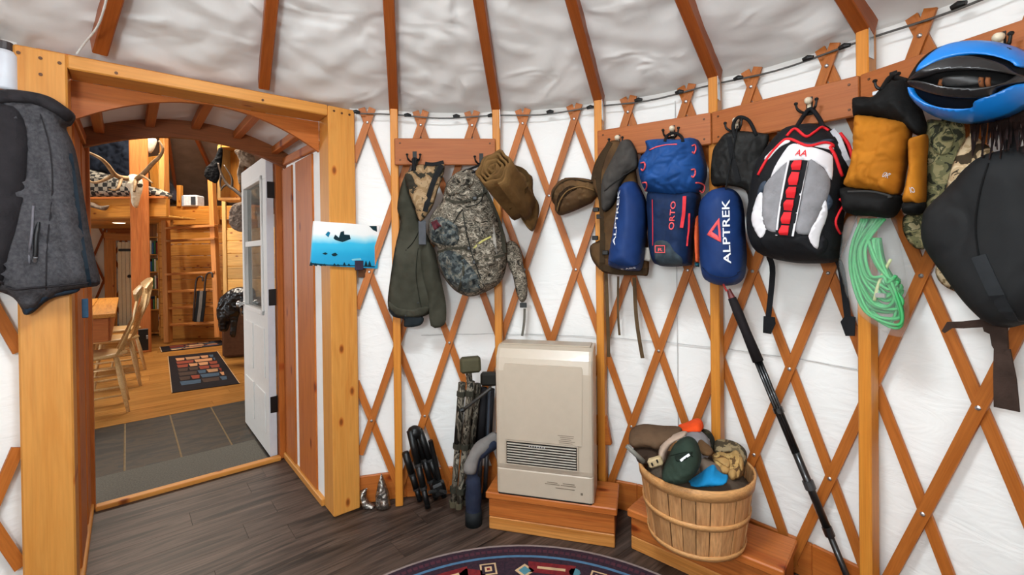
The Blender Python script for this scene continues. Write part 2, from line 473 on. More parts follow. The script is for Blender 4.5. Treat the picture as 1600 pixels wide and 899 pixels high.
if sum(circ[i][0]*circ[(i+1) % 60][1]-circ[(i+1) % 60][0]*circ[i][1] for i in range(60)) < 0: circ = circ[::-1]
circ = clip(circ, (5, .1), (-5, .1))
planks(circ, -2.6, 2.6, .1-.155*26, .1, .155, 1.22, VINYL, floor, 'floor_plank', seed=3)
planks(rect, -1.3, .4, .1, .98, .155, 1.22, VINYL, floor, 'floor_plank', seed=4)

# ------------------------------------------------------------------ doorway and passage
df = struct(thing('door_1', 'fir timber door frame of the passage to the main room', 'door frame', D(-.48, 0)))
Z = V((0, 0, 1))
board('door_post', D(.07, .075, 0), D(.07, .075, 2.13), DU, .14, .15, FIR, df, .006)
board('door_post', D(-1.03, .075, 0), D(-1.03, .075, 2.13), DU, .14, .15, FIR, df, .006)
board('header', D(-.96, .075, 2.103), D(0, .075, 2.103), DM, .15, .054, FIR, df, .005)
board('header_cap', D(-1.05, .11, 2.14), D(-.1, .11, 2.14), DM, .10, .02, FIR2, df)
for s, z in ((-1.085, 2.1), (-1.03, 2.095), (-.98, 2.09), (-1.03, 2.035), (.03, 2.105), (.07, 2.1), (.11, 2.1), (-.82, 2.092), (-.3, 2.092)):
    MB().lathe([(.006, -.001), (.006, -.003), (0, -.003)], D(s, .0, z), 8, DU, Z, DM).build('screw', plain('screw_dark', '#5a3517', .5, .3), df)
arch = []
for i in range(25):
    s = -.96*i/24; a = (s+.48)/.48; arch.append(D(s, .15, 1.915+.157*(1-a*a)))
poly = arch + [D(-.96, .15, 2.076), D(0, .15, 2.076)]
# arched panel as quads strip
b = MB()
for i in range(24):
    b.prism([arch[i], arch[i+1], V((arch[i+1].x, arch[i+1].y, 2.076)), V((arch[i].x, arch[i].y, 2.076))], DM*.02)
b.build('arch_panel', FIR2, df, origin=D(-.96, .15, 1.9), rot=Matrix((DU, DM, Z)).transposed())
# side studs of the passage with white liner behind
for t0, t1 in ((.27, .6), (.68, .93)):
    board('passage_stud', D(.012, (t0+t1)/2, .04), D(.012, (t0+t1)/2, 1.93), DM, t1-t0, .03, FIR2, df)
    board('passage_stud', D(-.985, (t0+t1)/2, .04), D(-.985, (t0+t1)/2, 1.93), DM, t1-t0, .05, FIR2, df)
for s in (.02, -.985):
    board('sill_plate', D(s, .15, .02), D(s, .93, .02), DU, .07, .04, FIR, df)
    board('top_plate', D(s, .17, 1.955), D(s, .93, 1.975), DU, .07, .05, FIR2, df)
board('passage_liner', D(.009, .15, 1.0), D(.009, .92, 1.0), Z, 1.92, .006, WALLF, df, .001)
board('passage_liner', D(-1.02, .15, 1.0), D(-1.02, .98, 1.0), Z, 2.0, .02, WALLF, df)
# barrel vault: purlins along the passage, liner above, rear arched rib
def vz(s, t): a = (s+.48)/.5; return 1.955+.125*(1-a*a)
for s in (-.9, -.69, -.48, -.27, -.06):
    board('vault_purlin', D(s, .17, vz(s, .17)+.046), D(s, .84, vz(s, .84)+.046), DU, .042, .044, FIR2, df)
b = MB(); ss = np.linspace(-1.0, .04, 25)
for t in (.165, .95):
    for s in ss: b.v.append(D(s, t, vz(s, t)+.07))
n = len(ss)
for i in range(n-1): b.f.append((i, i+1, n+i+1, n+i))
b.build('vault_liner', CEILF, df, True)
b = MB()
for i in range(20):
    s0, s1 = -.99+1.02*i/20, -.99+1.02*(i+1)/20
    b.prism([D(s0, .84, vz(s0, .84)-.03), D(s1, .84, vz(s1, .84)-.03), D(s1, .84, vz(s1, .84)+.075), D(s0, .84, vz(s0, .84)+.075)], DM*.04)
b.build('rear_arch', wood('rear_arch_wood', '#6f3c1b', '#834a24', '#5a2d12', .45), df, origin=D(-1, .84, 1.9), rot=Matrix((DU, DM, Z)).transposed())
board('jamb', D(-.01, .96, 0), D(-.01, .96, 2.06), DM, .06, .05, FIR2, df)
board('jamb', D(-.97, .96, 0), D(-.97, .96, 2.06), DM, .06, .05, FIR2, df)
board('threshold', D(-.945, .93, .012), D(-.035, .93, .012), DM, .05, .026, FIR, df)

# ================================================================== soft goods toolkit
class Fr:
    """upright local frame: r to the right, o out of the wall, z up"""
    def __init__(s, P, a):
        s.P = V((P.x, P.y, 0)); s.R = V((math.cos(a), math.sin(a), 0)); s.O = V((math.sin(a), -math.cos(a), 0))
    def w(s, r, z, o=0.): return s.P+s.R*r+s.O*o+V((0, 0, z))
    def px(s, x, y, o=0.):
        v = ray(x, y); t = (s.P+s.O*o-CAM).dot(s.O)/v.dot(s.O); p = CAM+v*t-s.P
        return (p.dot(s.R), p.z)
def wf(x, R=1.735):
    t, p = wallpx(x, R); return Fr(p, -math.radians(t))
def zp(x0, y0, s, pts): return [(x0+a/s, y0+b/s) for a, b in pts]
def pdist(q, poly):
    q = np.asarray(q, float); P = np.asarray(poly, float); Q = np.roll(P, -1, 0); best = np.full(len(q), 1e9)
    for a, b in zip(P, Q):
        ab = b-a; l = (ab**2).sum()
        if l < 1e-14: continue
        t = np.clip(((q-a)@ab)/l, 0, 1); d = np.hypot(*(q-(a+t[:, None]*ab)).T); best = np.minimum(best, d)
    return best
def inside(q, poly):
    q = np.asarray(q, float); P = np.asarray(poly, float); r = np.zeros(len(q), bool); j = len(P)-1
    for i in range(len(P)):
        xi, yi = P[i]; xj, yj = P[j]
        c = ((yi > q[:, 1]) != (yj > q[:, 1])) & (q[:, 0] < (xj-xi)*(q[:, 1]-yi)/((yj-yi) or 1e-12)+xi); r ^= c; j = i
    return r
def fill(poly, step):
    """triangulated planar region: points (boundary first), triangles, boundary count"""
    P = [tuple(p)[:2] for p in poly]; out = [P[0]]
    for p in P[1:]+P[:1]:
        a = out[-1]; d = math.hypot(p[0]-a[0], p[1]-a[1]); k = max(1, int(d/step))
        for i in range(1, k+1): out.append((a[0]+(p[0]-a[0])*i/k, a[1]+(p[1]-a[1])*i/k))
    out = out[:-1]; B = np.array(out); lo, hi = B.min(0), B.max(0)
    g = []; row = 0
    for y in np.arange(lo[1], hi[1], step*.87):
        for x in np.arange(lo[0]+(row % 2)*step/2, hi[0], step): g.append((x, y))
        row += 1
    if g:
        g = np.array(g); k = inside(g, B); g = g[k]
        if len(g): g = g[pdist(g, B) > step*.55]
    pts = [V(p) for p in B.tolist()]+[V(p) for p in (g.tolist() if len(g) else [])]
    n = len(B); ed = [(i, (i+1) % n) for i in range(n)]
    r = geometry.delaunay_2d_cdt(pts, ed, [], 1, 1e-7)
    return np.array([tuple(v) for v in r[0]]), [tuple(f) for f in r[2]], B
class Soft:
    """stuffed cloth body: an outline on a plane, its own thickness, folds"""
    def __init__(s, fr, name, px, T, mat, parent, o0=.01, w=None, back=.01, folds=(.006, 14, (1, .35)), step=None, smooth=4, power=.5, slope=0.):
        s.fr, s.T, s.o0, s.power, s.slope = fr, T, o0, power, slope
        loc = [fr.px(x, y, o0) for x, y in px]
        if slope:
            zm = sum(p[1] for p in loc)/len(loc)
            for _ in range(4): loc = [fr.px(x, y, o0+slope*(p[1]-zm)) for (x, y), p in zip(px, loc)]
        if smooth: loc = [tuple(p) for p in spline([V((a, b, 0)) for a, b in loc], smooth, True)]
        s.poly = np.array([(p[0], p[1]) for p in loc]); size = max(np.ptp(s.poly[:, 0]), np.ptp(s.poly[:, 1]))
        s.w = w or .4*min(np.ptp(s.poly[:, 0]), np.ptp(s.poly[:, 1])); s.folds = folds; s.seed = random.random()*50
        s.zc = s.poly[:, 1].mean()
        q, tri, B = fill(s.poly, step or max(.007, size/42))
        d = pdist(q, B); h = s._h(q, d); n = len(q); on = d < 1e-6
        vs = [fr.w(a, b, c) for (a, b), c in zip(q, h)]; idx = {}
        for i in range(n):
            if on[i]: idx[i] = i
            else: idx[i] = len(vs); vs.append(fr.w(q[i][0], q[i][1], o0+slope*(q[i][1]-s.zc)-back*min(1, d[i]/(s.w*.5))))
        fs = []
        for f in tri:
            a, b, c = (V((*q[i], 0)) for i in f)
            if (b-a).cross(c-a).z < 0: f = f[::-1]
            fs.append(f); g = tuple(idx[i] for i in f[::-1])
            if not all(on[i] for i in f): fs.append(g)
        s.obj = mk(name, vs, fs, mat, parent, smooth=True)
    def _h(s, q, d=None):
        q = np.atleast_2d(np.asarray(q, float))
        if d is None: d = pdist(q, s.poly)*np.where(inside(q, s.poly), 1, 0)
        x = np.clip(d/s.w, 0, 1); base = s.T*(1-(1-x)**2)**s.power
        amp, fq, st = s.folds
        if not amp: return s.o0+base+s.slope*(q[:, 1]-s.zc)
        def one(a, b):
            n1 = noise.noise(V((a*fq*st[0], b*fq*st[1], s.seed))); n2 = noise.noise(V((a*fq*1.5*st[0]+b*4, b*fq*1.5*st[1]-a*4, s.seed+7)))
            return n1+.4*n2-.7*max(0, 1-abs(n2)*6)-.5*max(0, 1-abs(n1)*7)
        nz = np.array([one(a, b) for a, b in q])
        return s.o0+base+amp*nz*np.clip(d/(.3*s.w), 0, 1)+s.slope*(q[:, 1]-s.zc)
    def at(s, x, y, lift=.003):
        o = s.o0+s.T*.7
        for _ in range(4):
            r, z = s.fr.px(x, y, o); o = float(s._h([(r, z)])[0])
        return r, z, o+lift
    def p(s, x, y, lift=.003): return s.fr.w(*s.at(x, y, lift))
    def patch(s, name, px, mat, parent, lift=.004, th=.004, smooth=3, step=None, dome=0.):
        L = [s.at(x, y, 0) for x, y in px]; loc = [V((a, b, 0)) for a, b, c in L]
        if smooth: loc = spline(loc, smooth, True)
        poly = [(p.x, p.y) for p in loc]; A = np.array(poly)
        q, tri, B = fill(poly, step or max(.006, max(np.ptp(A[:, 0]), np.ptp(A[:, 1]))/22))
        h = s._h(q); d = pdist(q, B); n = len(q); on = d < 1e-6
        up = lift+dome*np.sqrt(np.clip(d/max(1e-6, d.max()), 0, 1))
        vs = [s.fr.w(a, b, c+u) for (a, b), c, u in zip(q, h, up)]; fs = []
        k = len(vs); vs += [s.fr.w(a, b, c-max(th, .006)) for (a, b), c in zip(q, h)]
        cnt = {}
        for f in tri:
            a, b, c = (V((*q[i], 0)) for i in f)
            if (b-a).cross(c-a).z < 0: f = f[::-1]
            fs.append(f); fs.append(tuple(i+k for i in f[::-1]))
            for i in range(3):
                e = (f[i], f[(i+1) % 3]); cnt[e] = 1
        for (a, b) in list(cnt):
            if (b, a) not in cnt: fs.append((b, a, a+k, b+k))
        return mk(name, vs, fs, mat, parent, smooth=True)
    def cord(s, name, px, r, mat, parent, lift=.002, n=5, sm=5):
        pts = spline([V((*p, 0)) for p in px], sm); return MB().tube([s.p(p.x, p.y, lift) for p in pts], r, n).build(name, mat, parent, True)
    def strap(s, name, px, width, mat, parent, lift=.004, th=.003, sm=4):
        pts = [V((*p, 0)) for p in px]; pts = spline(pts, sm) if sm else pts; W = [s.p(p.x, p.y, lift) for p in pts]; wd = []
        for i in range(len(W)):
            t = W[min(i+1, len(W)-1)]-W[max(0, i-1)]; wd.append(t.cross(s.fr.O))
        return MB().ribbon(W, wd, width, th).build(name, mat, parent)
    def text(s, name, body, a, b, height, mat, parent, lift=.004, bold=False):
        """lettering from pixel a to pixel b along its base line, laid on the surface"""
        vs, fs = glyphs(body); A, B = s.at(*a), s.at(*b)
        X = V((B[0]-A[0], B[1]-A[1], 0)); L = X.length; X.normalize(); Y = V((-X.y, X.x, 0))
        wd = max(v[0] for v in vs) or 1; ht = max(v[1] for v in vs) or 1
        q = [(A[0]+X.x*v[0]/wd*L+Y.x*v[1]/ht*height, A[1]+X.y*v[0]/wd*L+Y.y*v[1]/ht*height) for v in vs]
        h = s._h(q); return mk(name, [s.fr.w(p[0], p[1], c+lift) for p, c in zip(q, h)], fs, mat, parent)
def glyphs(body, cut=.05):
    cu = bpy.data.curves.new('t', 'FONT'); cu.body = body; cu.resolution_u = 3; cu.offset = .012
    o = bpy.data.objects.new('t', cu); COL.objects.link(o); dg = bpy.context.evaluated_depsgraph_get(); dg.update()
    import bmesh
    me = o.evaluated_get(dg).to_mesh(); bm = bmesh.new(); bm.from_mesh(me)
    bmesh.ops.triangulate(bm, faces=bm.faces[:])
    bmesh.ops.subdivide_edges(bm, edges=[e for e in bm.edges if e.calc_length() > .25], cuts=2)
    bm.verts.ensure_lookup_table(); lo = [min(v.co[i] for v in bm.verts) for i in (0, 1)]
    vs = [(v.co.x-lo[0], v.co.y-lo[1]) for v in bm.verts]; fs = [tuple(v.index for v in f.verts) for f in bm.faces]
    bm.free(); bpy.data.objects.remove(o); bpy.data.curves.remove(cu); return vs, fs
def hangstrap(name, px, d, width, mat, parent, wd=(1, 0, 0), th=.003, sm=5):
    """loose webbing through pixels with depths"""
    pts = [pix(x, y, dd) for (x, y), dd in zip(px, d)]
    return MB().ribbon(spline(pts, sm), wd, width, th).build(name, mat, parent)
def base(fr, x, y, o=.03):
    r, z = fr.px(x, y, o); return fr.w(r, z, o)

# ------------------------------------------------------------------ hook rails
RR = RW-.072-.032
def railp(th): return cyl(th, RR-.010)
def rail(t0, t1, z, label, ext=0.):
    a, b = railp(t0), railp(t1); v = (b-a).normalized(); b2 = b+v*ext; a2 = a+v*.002; b2 = b2-v*.002
    t = thing('hook_rail', label, 'coat rack', ((a2+b2)/2)+V((0, 0, z-.07)), 'cedar hook rails across the wall studs')
    board('rail_board', a2+V((0, 0, z)), b2+V((0, 0, z)), (0, 0, 1), .142, .019, RAIL, t)
    o = V((v.y, -v.x, 0))
    if (C0-a).dot(o) < 0: o = -o
    for q in (a2+v*.03, b2-v*.03):
        for dz in (-.045, .045): MB().lathe([(.005, .0), (.004, .002), (0, .002)], q+V((0, 0, z+dz))+o*.0095, 8, v, Z, o).build('screw', plain('screw_dark', '#5a3517'), t)
    return t, a2, b2, o, z
r1 = rail(-12.7, 5.3, 1.885+.02, 'short cedar hook rail behind the camouflage pack and brown canvas roll')
r2 = rail(23.3, 41.3, 1.905, 'cedar hook rail behind the blue packs')
r3 = rail(41.3, 59.3, 1.905, 'cedar hook rail above the red and white backpack')
r4 = rail(59.3, 77.3, 1.905, 'cedar hook rail behind the blue bicycle helmet', .05)
IRON = plain('wrought_iron', '#20201f', .45, .6)
def hook(rl, x, y, knob=True, iron=IRON):
    t, a, b, o, z = rl; v = (b-a).normalized(); rv = ray(x, y)
    k = (a+o*.0095-CAM).dot(o)/rv.dot(o); p = CAM+rv*k
    m = MB(); m.box(p, .022, .004, .07, v, o, Z)
    for sg in (-1, 1):
        m.tube(spline([p+Z*-.015, p+o*.02+v*(.015*sg)+Z*-.025, p+o*.035+v*(.030*sg)+Z*-.012, p+o*.038+v*(.034*sg)+Z*.006], 4), [.005]*9+[.004]*4, 7)
        m.lathe([(0, -.007), (.006, -.004), (.0075, 0), (.006, .004), (0, .007)], p+o*.038+v*(.034*sg)+Z*.01, 8)
    h = m.build('coat_hook', iron, t)
    if knob:
        MB().lathe([(0, 0), (.010, .002), (.014, .010), (.012, .020), (.006, .026), (0, .028)], p+o*.002+Z*.018, 12, v, Z, o).build('ceramic_knob', CREAM, h, True)
        MB().box(p+Z*.0+o*.004, .012, .006, .03, v, o, Z).build('cream_plate', CREAM, h)
    return p+o*.02+v*.015-Z*.020            # a point on the right prong, where loops hang
hkA = hook(r1, 648, 247, False); hkB = hook(r1, 752, 250, False)
hook(r2, 966, 222); hook(r2, 1051, 208); hook(r3, 1152, 196); hook(r3, 1265, 166)
hook(r4, 1396, 128, False); hkH = hook(r4, 1564, 70)

# ------------------------------------------------------------------ green jacket
OLIVE = plain('olive_canvas', '#47453a', .85, c2='#343329', scale=9, bmp=.3)
Z5 = lambda pts: zp(600, 210, 2.808, pts)
f = wf(655, RR)
T = thing('jacket', 'olive green canvas jacket hanging beside the camouflage pack', 'jacket', base(f, 655, 505))
j = Soft(f, 'jacket_body', Z5([(95, 180), (72, 235), (58, 325), (72, 385), (48, 500), (25, 650), (17, 755), (50, 795), (85, 805), (170, 800), (215, 770), (245, 700), (225, 560), (205, 480), (190, 440), (160, 380), (130, 290), (112, 235)]), .030, OLIVE, T, .03, w=.04, folds=(.010, 22, (1.4, .3)))
j.patch('sleeve', Z5([(185, 470), (160, 520), (170, 620), (195, 720), (205, 840), (265, 835), (273, 760), (262, 690), (240, 590), (220, 500)]), OLIVE, T, .005, dome=.010)
j.patch('hem_band', Z5([(20, 750), (50, 790), (85, 800), (160, 800), (195, 775), (190, 755), (120, 770), (60, 762), (25, 735)]), OLIVE, T, .006)
Soft(f, 'lining', Z5([(20, 762), (40, 800), (85, 812), (92, 846), (160, 838), (170, 800), (90, 780)]), .014, plain('dark_lining', '#23292c', .8), T, .03, w=.02)
j.cord('seam', Z5([(155, 420), (130, 470), (95, 510)]), .0025, plain('olive_dark', '#26251e', .9), T)
j.cord('seam', Z5([(150, 500), (140, 600), (150, 690), (165, 770)]), .002, plain('olive_dark', '#26251e', .9), T)
for q in ((95, 795), (170, 560), (150, 740)): MB().tube([j.p(*Z5([q])[0], .001), j.p(*Z5([q])[0], .006)], .005, 8).build('snap', BLACK, T)
MB().tube(spline([j.p(*Z5([(98, 186)])[0], 0), hkA+V((.0, -.012, -.02)), hkA+V((0, -.004, .004)), j.p(*Z5([(108, 200)])[0], .002)], 5), .004, 6).build('hang_loop', OLIVE, T, True)
# ------------------------------------------------------------------ camouflage hunting pack
ACU = camo('grey_camo', ['#302c26', '#746b5d', '#4c463c', '#998f7f', '#5e5548', '#282520'], 24, stretch=(1, 1, 1.6))
ACUD = camo('grey_camo_dark', ['#2c3031', '#4c5251', '#6d6a60', '#3b3d3b'], 30)
WOOD = camo('woodland_camo', ['#2e2a20', '#8b6f4e', '#9f8463', '#4a4030'], 16)
WEBG = plain('grey_webbing', '#6c675e', .8, bmp=.3)
f = wf(735, RR)
T = thing('hunting_pack', 'grey leaf camouflage hunting pack with hip belt hanging on hook rail', 'backpack', base(f, 740, 458, .05), 'packs hung on the hook rails')
bp = Soft(f, 'pack_body', Z5([(262, 258), (276, 214), (305, 178), (360, 150), (405, 165), (440, 215), (472, 290), (503, 370), (530, 440), (543, 520), (530, 610), (500, 660), (440, 695), (380, 712), (320, 692), (270, 640), (234, 560), (236, 500), (206, 478), (194, 430), (202, 366), (224, 332), (252, 295)]), .125, ACU, T, .078, w=.11, folds=(.028, 22, (1, .8)))
bp.patch('lower_pocket', Z5([(240, 520), (290, 510), (350, 540), (420, 640), (410, 690), (330, 685), (275, 635), (245, 575)]), ACUD, T, .006, dome=.02)
bp.patch('side_pocket', Z5([(210, 380), (245, 362), (320, 400), (330, 470), (290, 490), (218, 472), (202, 425)]), ACUD, T, .006, dome=.025)
bp.patch('front_pocket', Z5([(400, 490), (480, 470), (520, 540), (500, 640), (430, 660), (405, 570)]), ACU, T, .008, dome=.02)
bp.patch('top_pocket', Z5([(272, 250), (282, 214), (315, 184), (380, 172), (395, 210), (350, 250), (290, 268)]), ACU, T, .008, dome=.025)
bp.patch('badge', Z5([(210, 388), (236, 376), (256, 404), (226, 422)]), plain('badge_maroon', '#54232a', .7), T, .03, smooth=0)
bp.strap('side_strap', Z5([(478, 400), (486, 470), (493, 555)]), .014, plain('pale_webbing', '#9a948a', .8), T, .016)
bp.strap('compression_strap', Z5([(410, 395), (440, 378), (468, 362)]), .009, plain('lime_webbing', '#b9b06a', .7), T, .008)
bp.strap('compression_strap', Z5([(395, 500), (430, 470), (470, 450)]), .009, plain('lime_webbing', '#b9b06a', .7), T, .012)
OLW = plain('olive_webbing', '#3d3a30', .85)
bp.strap('shoulder_strap', Z5([(420, 200), (470, 300), (512, 410), (528, 520)]), .022, OLW, T, .008)
bp.strap('compression_strap', Z5([(235, 520), (300, 500), (370, 500)]), .012, OLW, T, .012)
bp.strap('compression_strap', Z5([(400, 560), (460, 545), (530, 530)]), .012, OLW, T, .022)
bp.strap('compression_strap', Z5([(270, 285), (330, 300), (400, 280), (450, 250)]), .012, OLW, T, .012)
bp.strap('lash_strap', Z5([(330, 690), (350, 600), (345, 540)]), .012, OLW, T, .022)
for q in ((372, 500), (400, 560), (400, 282)): MB().box(bp.p(*Z5([q])[0], .018), .022, .012, .018, f.R, f.O, Z).build('buckle', BLACK, T)
bp.patch('mesh_pocket', Z5([(410, 320), (470, 300), (500, 380), (490, 440), (420, 460), (395, 390)]), ACU, T, .006, dome=.018)
bp.cord('zipper', Z5([(345, 330), (360, 420), (385, 520), (420, 620), (440, 665)]), .003, plain('zip_dark', '#2a2a26', .6), T, .012)
bp.cord('zipper', Z5([(440, 230), (420, 300), (345, 330), (300, 400)]), .003, plain('zip_dark', '#2a2a26', .6), T, .006)
fh = wf(805, RR)
hb = Soft(fh, 'hip_belt', Z5([(525, 500), (545, 472), (570, 470), (602, 512), (612, 580), (628, 640), (627, 715), (603, 738), (582, 700), (566, 625), (545, 575)]), .035, ACU, T, .05, w=.03)
MB().box(hb.p(*Z5([(611, 750)])[0], .0), .036, .012, .026, fh.R, fh.O, Z).build('buckle', BLACK, T)
w0 = hb.fr.px(*Z5([(617, 765)])[0], .03); w1 = hb.fr.px(*Z5([(606, 885)])[0], .012)
MB().ribbon(spline([fh.w(w0[0], w0[1], .03), fh.w((w0[0]+w1[0])/2+.004, (w0[1]+w1[1])/2, .022), fh.w(w1[0], w1[1], .012)], 4), fh.R, .013, .0025).build('webbing', WEBG, T)
MB().tube(spline([bp.p(*Z5([(345, 165)])[0], 0), hkB+V((-.03, -.03, -.02)), hkB+V((0, -.003, .004)), hkB+V((.02, -.03, -.02)), bp.p(*Z5([(385, 170)])[0], 0)], 5), .006, 7).build('haul_loop', BLACKF, T, True)
# woodland pouch flap hung on the same rail
f = wf(655, RR)
T = thing('camo_pouch', 'brown woodland camouflage pouch with black straps on iron hook', 'pouch', base(f, 650, 340, .08))
cp = Soft(f, 'pouch_body', Z5([(92, 175), (130, 155), (155, 132), (215, 140), (262, 130), (262, 172), (238, 240), (212, 320), (168, 380), (150, 370), (128, 305), (100, 230)]), .028, WOOD, T, .088, w=.03, folds=(.008, 20, (1, 1)))
cp.strap('black_strap', Z5([(255, 135), (225, 190), (200, 260), (180, 340)]), .026, BLACKF, T, .004)
cp.strap('top_strap', Z5([(180, 128), (215, 132), (262, 122)]), .018, BLACKF, T, .004)
cp.strap('hang_strap', Z5([(128, 160), (132, 130), (135, 110)]), .02, BLACKF, T, .004)
MB().tube(spline([cp.p(*q, .0) for q in Z5([(135, 160), (128, 110)])]+[hkA+V((0, -.002, .006))]+[cp.p(*Z5([(142, 110)])[0], 0)], 4), .008, 7).build('loop', BLACKF, T, True)
MB().box(cp.p(*Z5([(168, 432)])[0], .0)+f.O*-.004, .038, .010, .125, f.R, f.O, Z).build('grey_tab', plain('grey_tab', '#55565a', .7), T)
# ------------------------------------------------------------------ rolled brown canvas
CANV = plain('brown_canvas', '#71532e', .85, c2='#543b1e', scale=12, bmp=.4, bscale=140)
T = thing('canvas_roll', 'rolled brown canvas bag resting over the end of the hook rail', 'bag', pix(800, 330, 2.2))
E0, E1 = pix(769, 262, 2.06), pix(812, 322, 2.33)
ax = (E1-E0).normalized(); X = ax.orthogonal().normalized(); X = (V((1, 0, 0))-ax*ax.x).normalized(); Y = ax.cross(X)
def spiral(off, r0, r1, turns, th, m):
    k = len(m.v); n = int(turns*26); L = 7
    for i in range(n+1):
        a = 2*math.pi*turns*i/n; r = r0+(r1-r0)*i/n
        wob = 1+.10*math.cos(6*a+.4)*(.4+.6*i/n)
        for e in (0, th):
            for l in range(L):
                u = l/(L-1); jj = .008*math.sin(a*1.7+l*.9)*(1 if l == 0 else 0)
                s_ = 1-.10*max(0, u-.5)
                p = E0.lerp(E1, u*1.0)+(X*math.cos(a)*.95+Y*math.sin(a)*1.08)*((r*wob-e)*s_)+ax*jj
                m.v.append(p)
    W = 2*L
    for i in range(n):
        for l in range(L-1):
            a, b = k+i*W+l, k+(i+1)*W+l
            m.f.append((a, a+1, b+1, b)); m.f.append((a+L, b+L, b+L+1, a+L+1))
        a, b = k+i*W, k+(i+1)*W; m.f.append((a, b, b+L, a+L)); m.f.append((a+L-1, a+2*L-1, b+2*L-1, b+L-1))
    return m
spiral(0, .012, .097, 4.2, .010, MB()).build('rolled_cloth', CANV, T, True)
hk = hkB+V((0, -.002, .004)); mid_ = E0.lerp(E1, .55)
MB().ribbon(spline([mid_+Z*-.09, mid_+X*.10+Z*-.01, mid_+X*.07+Z*.08, hk], 5), V((.3, -.4, .8)), .022, .004).build('carry_strap', plain('canvas_dark', '#4a3418', .85), T)
f = wf(820, RR)
fl = Soft(f, 'loose_end', Z5([(575, 160), (600, 165), (650, 185), (655, 255), (680, 310), (677, 365), (655, 425), (625, 405), (595, 350), (560, 300)]), .05, CANV, T, .06, w=.05, folds=(.014, 24, (1.4, .4)))
fl.cord('hem', Z5([(600, 190), (590, 280), (600, 360), (640, 415)]), .003, plain('canvas_edge', '#8a6a3e', .8), T)

# ------------------------------------------------------------------ brown tactical pack
COY = plain('coyote_nylon', '#63492c', .8, c2='#453120', scale=10, bmp=.35)
COYD = plain('coyote_dark', '#3b2c1b', .8, bmp=.3)
Z6 = lambda pts: zp(855, 200, 3.745, pts)
f = wf(960, RR)
T = thing('tactical_pack', 'brown tactical pack with open side pouch and long dangling straps', 'backpack', base(f, 960, 430, .05), 'packs hung on the hook rails')
tp = Soft(f, 'pack_body', Z6([(375, 75), (330, 120), (282, 200), (258, 290), (262, 350), (300, 420), (318, 520), (322, 640), (252, 690), (262, 770), (310, 830), (365, 855), (540, 864), (592, 852), (592, 700), (570, 520), (535, 350), (500, 150), (440, 85)]), .030, COY, T, .058, w=.05, folds=(.006, 22, (1, .6)))
tp.strap('shoulder_strap', Z6([(370, 85), (325, 180), (300, 300), (318, 420), (325, 600), (322, 830)]), .026, COYD, T, .004)
tp.strap('shoulder_strap', Z6([(345, 120), (300, 200), (275, 300)]), .016, COYD, T, .005)
for q in ((290, 480), (310, 520), (285, 645), (345, 730)): MB().box(tp.p(*Z6([q])[0], .014), .03, .014, .022, f.R, f.O, Z).build('buckle', BLACK, T)
tp.strap('belt', Z6([(310, 810), (420, 840), (520, 842), (585, 838)]), .03, COYD, T, .006)
pc = Soft(wf(900, RR), 'side_pouch', Z6([(28, 425), (32, 365), (85, 305), (150, 290), (270, 308), (303, 370), (270, 430), (235, 452), (150, 490), (80, 512), (52, 492), (45, 455)]), .09, COY, T, .02, w=.06, folds=(.012, 24, (1, 1)))
pc.cord('zipper', Z6([(32, 415), (42, 365), (90, 318), (150, 302), (270, 322)]), .005, COYD, T, .003)
pc.patch('pouch_lining', Z6([(55, 440), (75, 380), (130, 340), (180, 350), (120, 390), (85, 440), (70, 490)]), plain('pouch_dark', '#2b1d10', .9), T, .003)
pc.cord('pouch_edge', Z6([(60, 490), (75, 430), (120, 370), (200, 345), (280, 370)]), .004, plain('coyote_pale', '#7a5c38', .8), T, .006)
for a, b, c, wd in (((947, 425), (950, 500), (951, 558), .017), ((966, 432), (966, 490), (968, 524), .011), ((991, 434), (995, 500), (1004, 560), .018)):
    g = wf(a[0], RR); q = [g.px(*a, .03), g.px(*b, .03), g.px(*c, .025)]
    MB().ribbon(spline([g.w(*q[0], .03), g.w(*q[1], .035), g.w(*q[2], .025)], 5), g.R, wd, .003).build('webbing', plain('webbing_brown', '#5a4630', .8), T)
# grey pad
f = wf(972, RR)
T = thing('foam_pad', 'dark grey rolled pad strapped over the brown tactical pack', 'pad', base(f, 970, 330, .1))
gp = Soft(f, 'pad_roll', Z6([(392, 160), (430, 82), (480, 68), (512, 108), (530, 160), (530, 235), (470, 275), (432, 330), (415, 390), (385, 455), (342, 492), (320, 470), (314, 380), (330, 280)]), .06, plain('pad_grey', '#45413d', .85, bmp=.2), T, .104, w=.07, back=.020, folds=(.008, 12, (1, 1)))
gp.cord('fold_edge', Z6([(335, 370), (380, 330), (440, 290), (520, 240)]), .003, plain('pad_edge', '#2c2a28', .9), T)
# ------------------------------------------------------------------ stuff sacks
NAVY = plain('navy_nylon', '#1f3a6e', .55, c2='#182d58', scale=8, bmp=.15, sheen=.2)
NAVYD = plain('navy_nylon_dark', '#13203f', .6)
WHT = plain('print_white', '#eceef2', .6, var=.02); CORAL = plain('print_coral', '#e4595a', .6, var=.03)
f = wf(978, RR)
T = thing('stuff_sack', 'narrow blue ALPTREK stuff sack seen edge-on beside the brown pack', 'stuff sack', base(f, 975, 425, .12), 'blue stuff sacks')
s1 = Soft(f, 'sack_body', Z6([(420, 375), (440, 335), (480, 312), (524, 322), (560, 380), (584, 450), (588, 560), (573, 700), (557, 815), (520, 838), (400, 826), (364, 800), (370, 720), (390, 600), (408, 480)]), .115, NAVY, T, .112, w=.085, back=.028, folds=(.004, 10, (1, .5)))
s1.text('lettering', 'ALPTREK', Z6([(398, 688)])[0], Z6([(428, 362)])[0], .016, WHT, T, .005)
s1.text('lettering', 'E ABS', Z6([(440, 832)])[0], Z6([(522, 822)])[0], .007, WHT, T, .005)
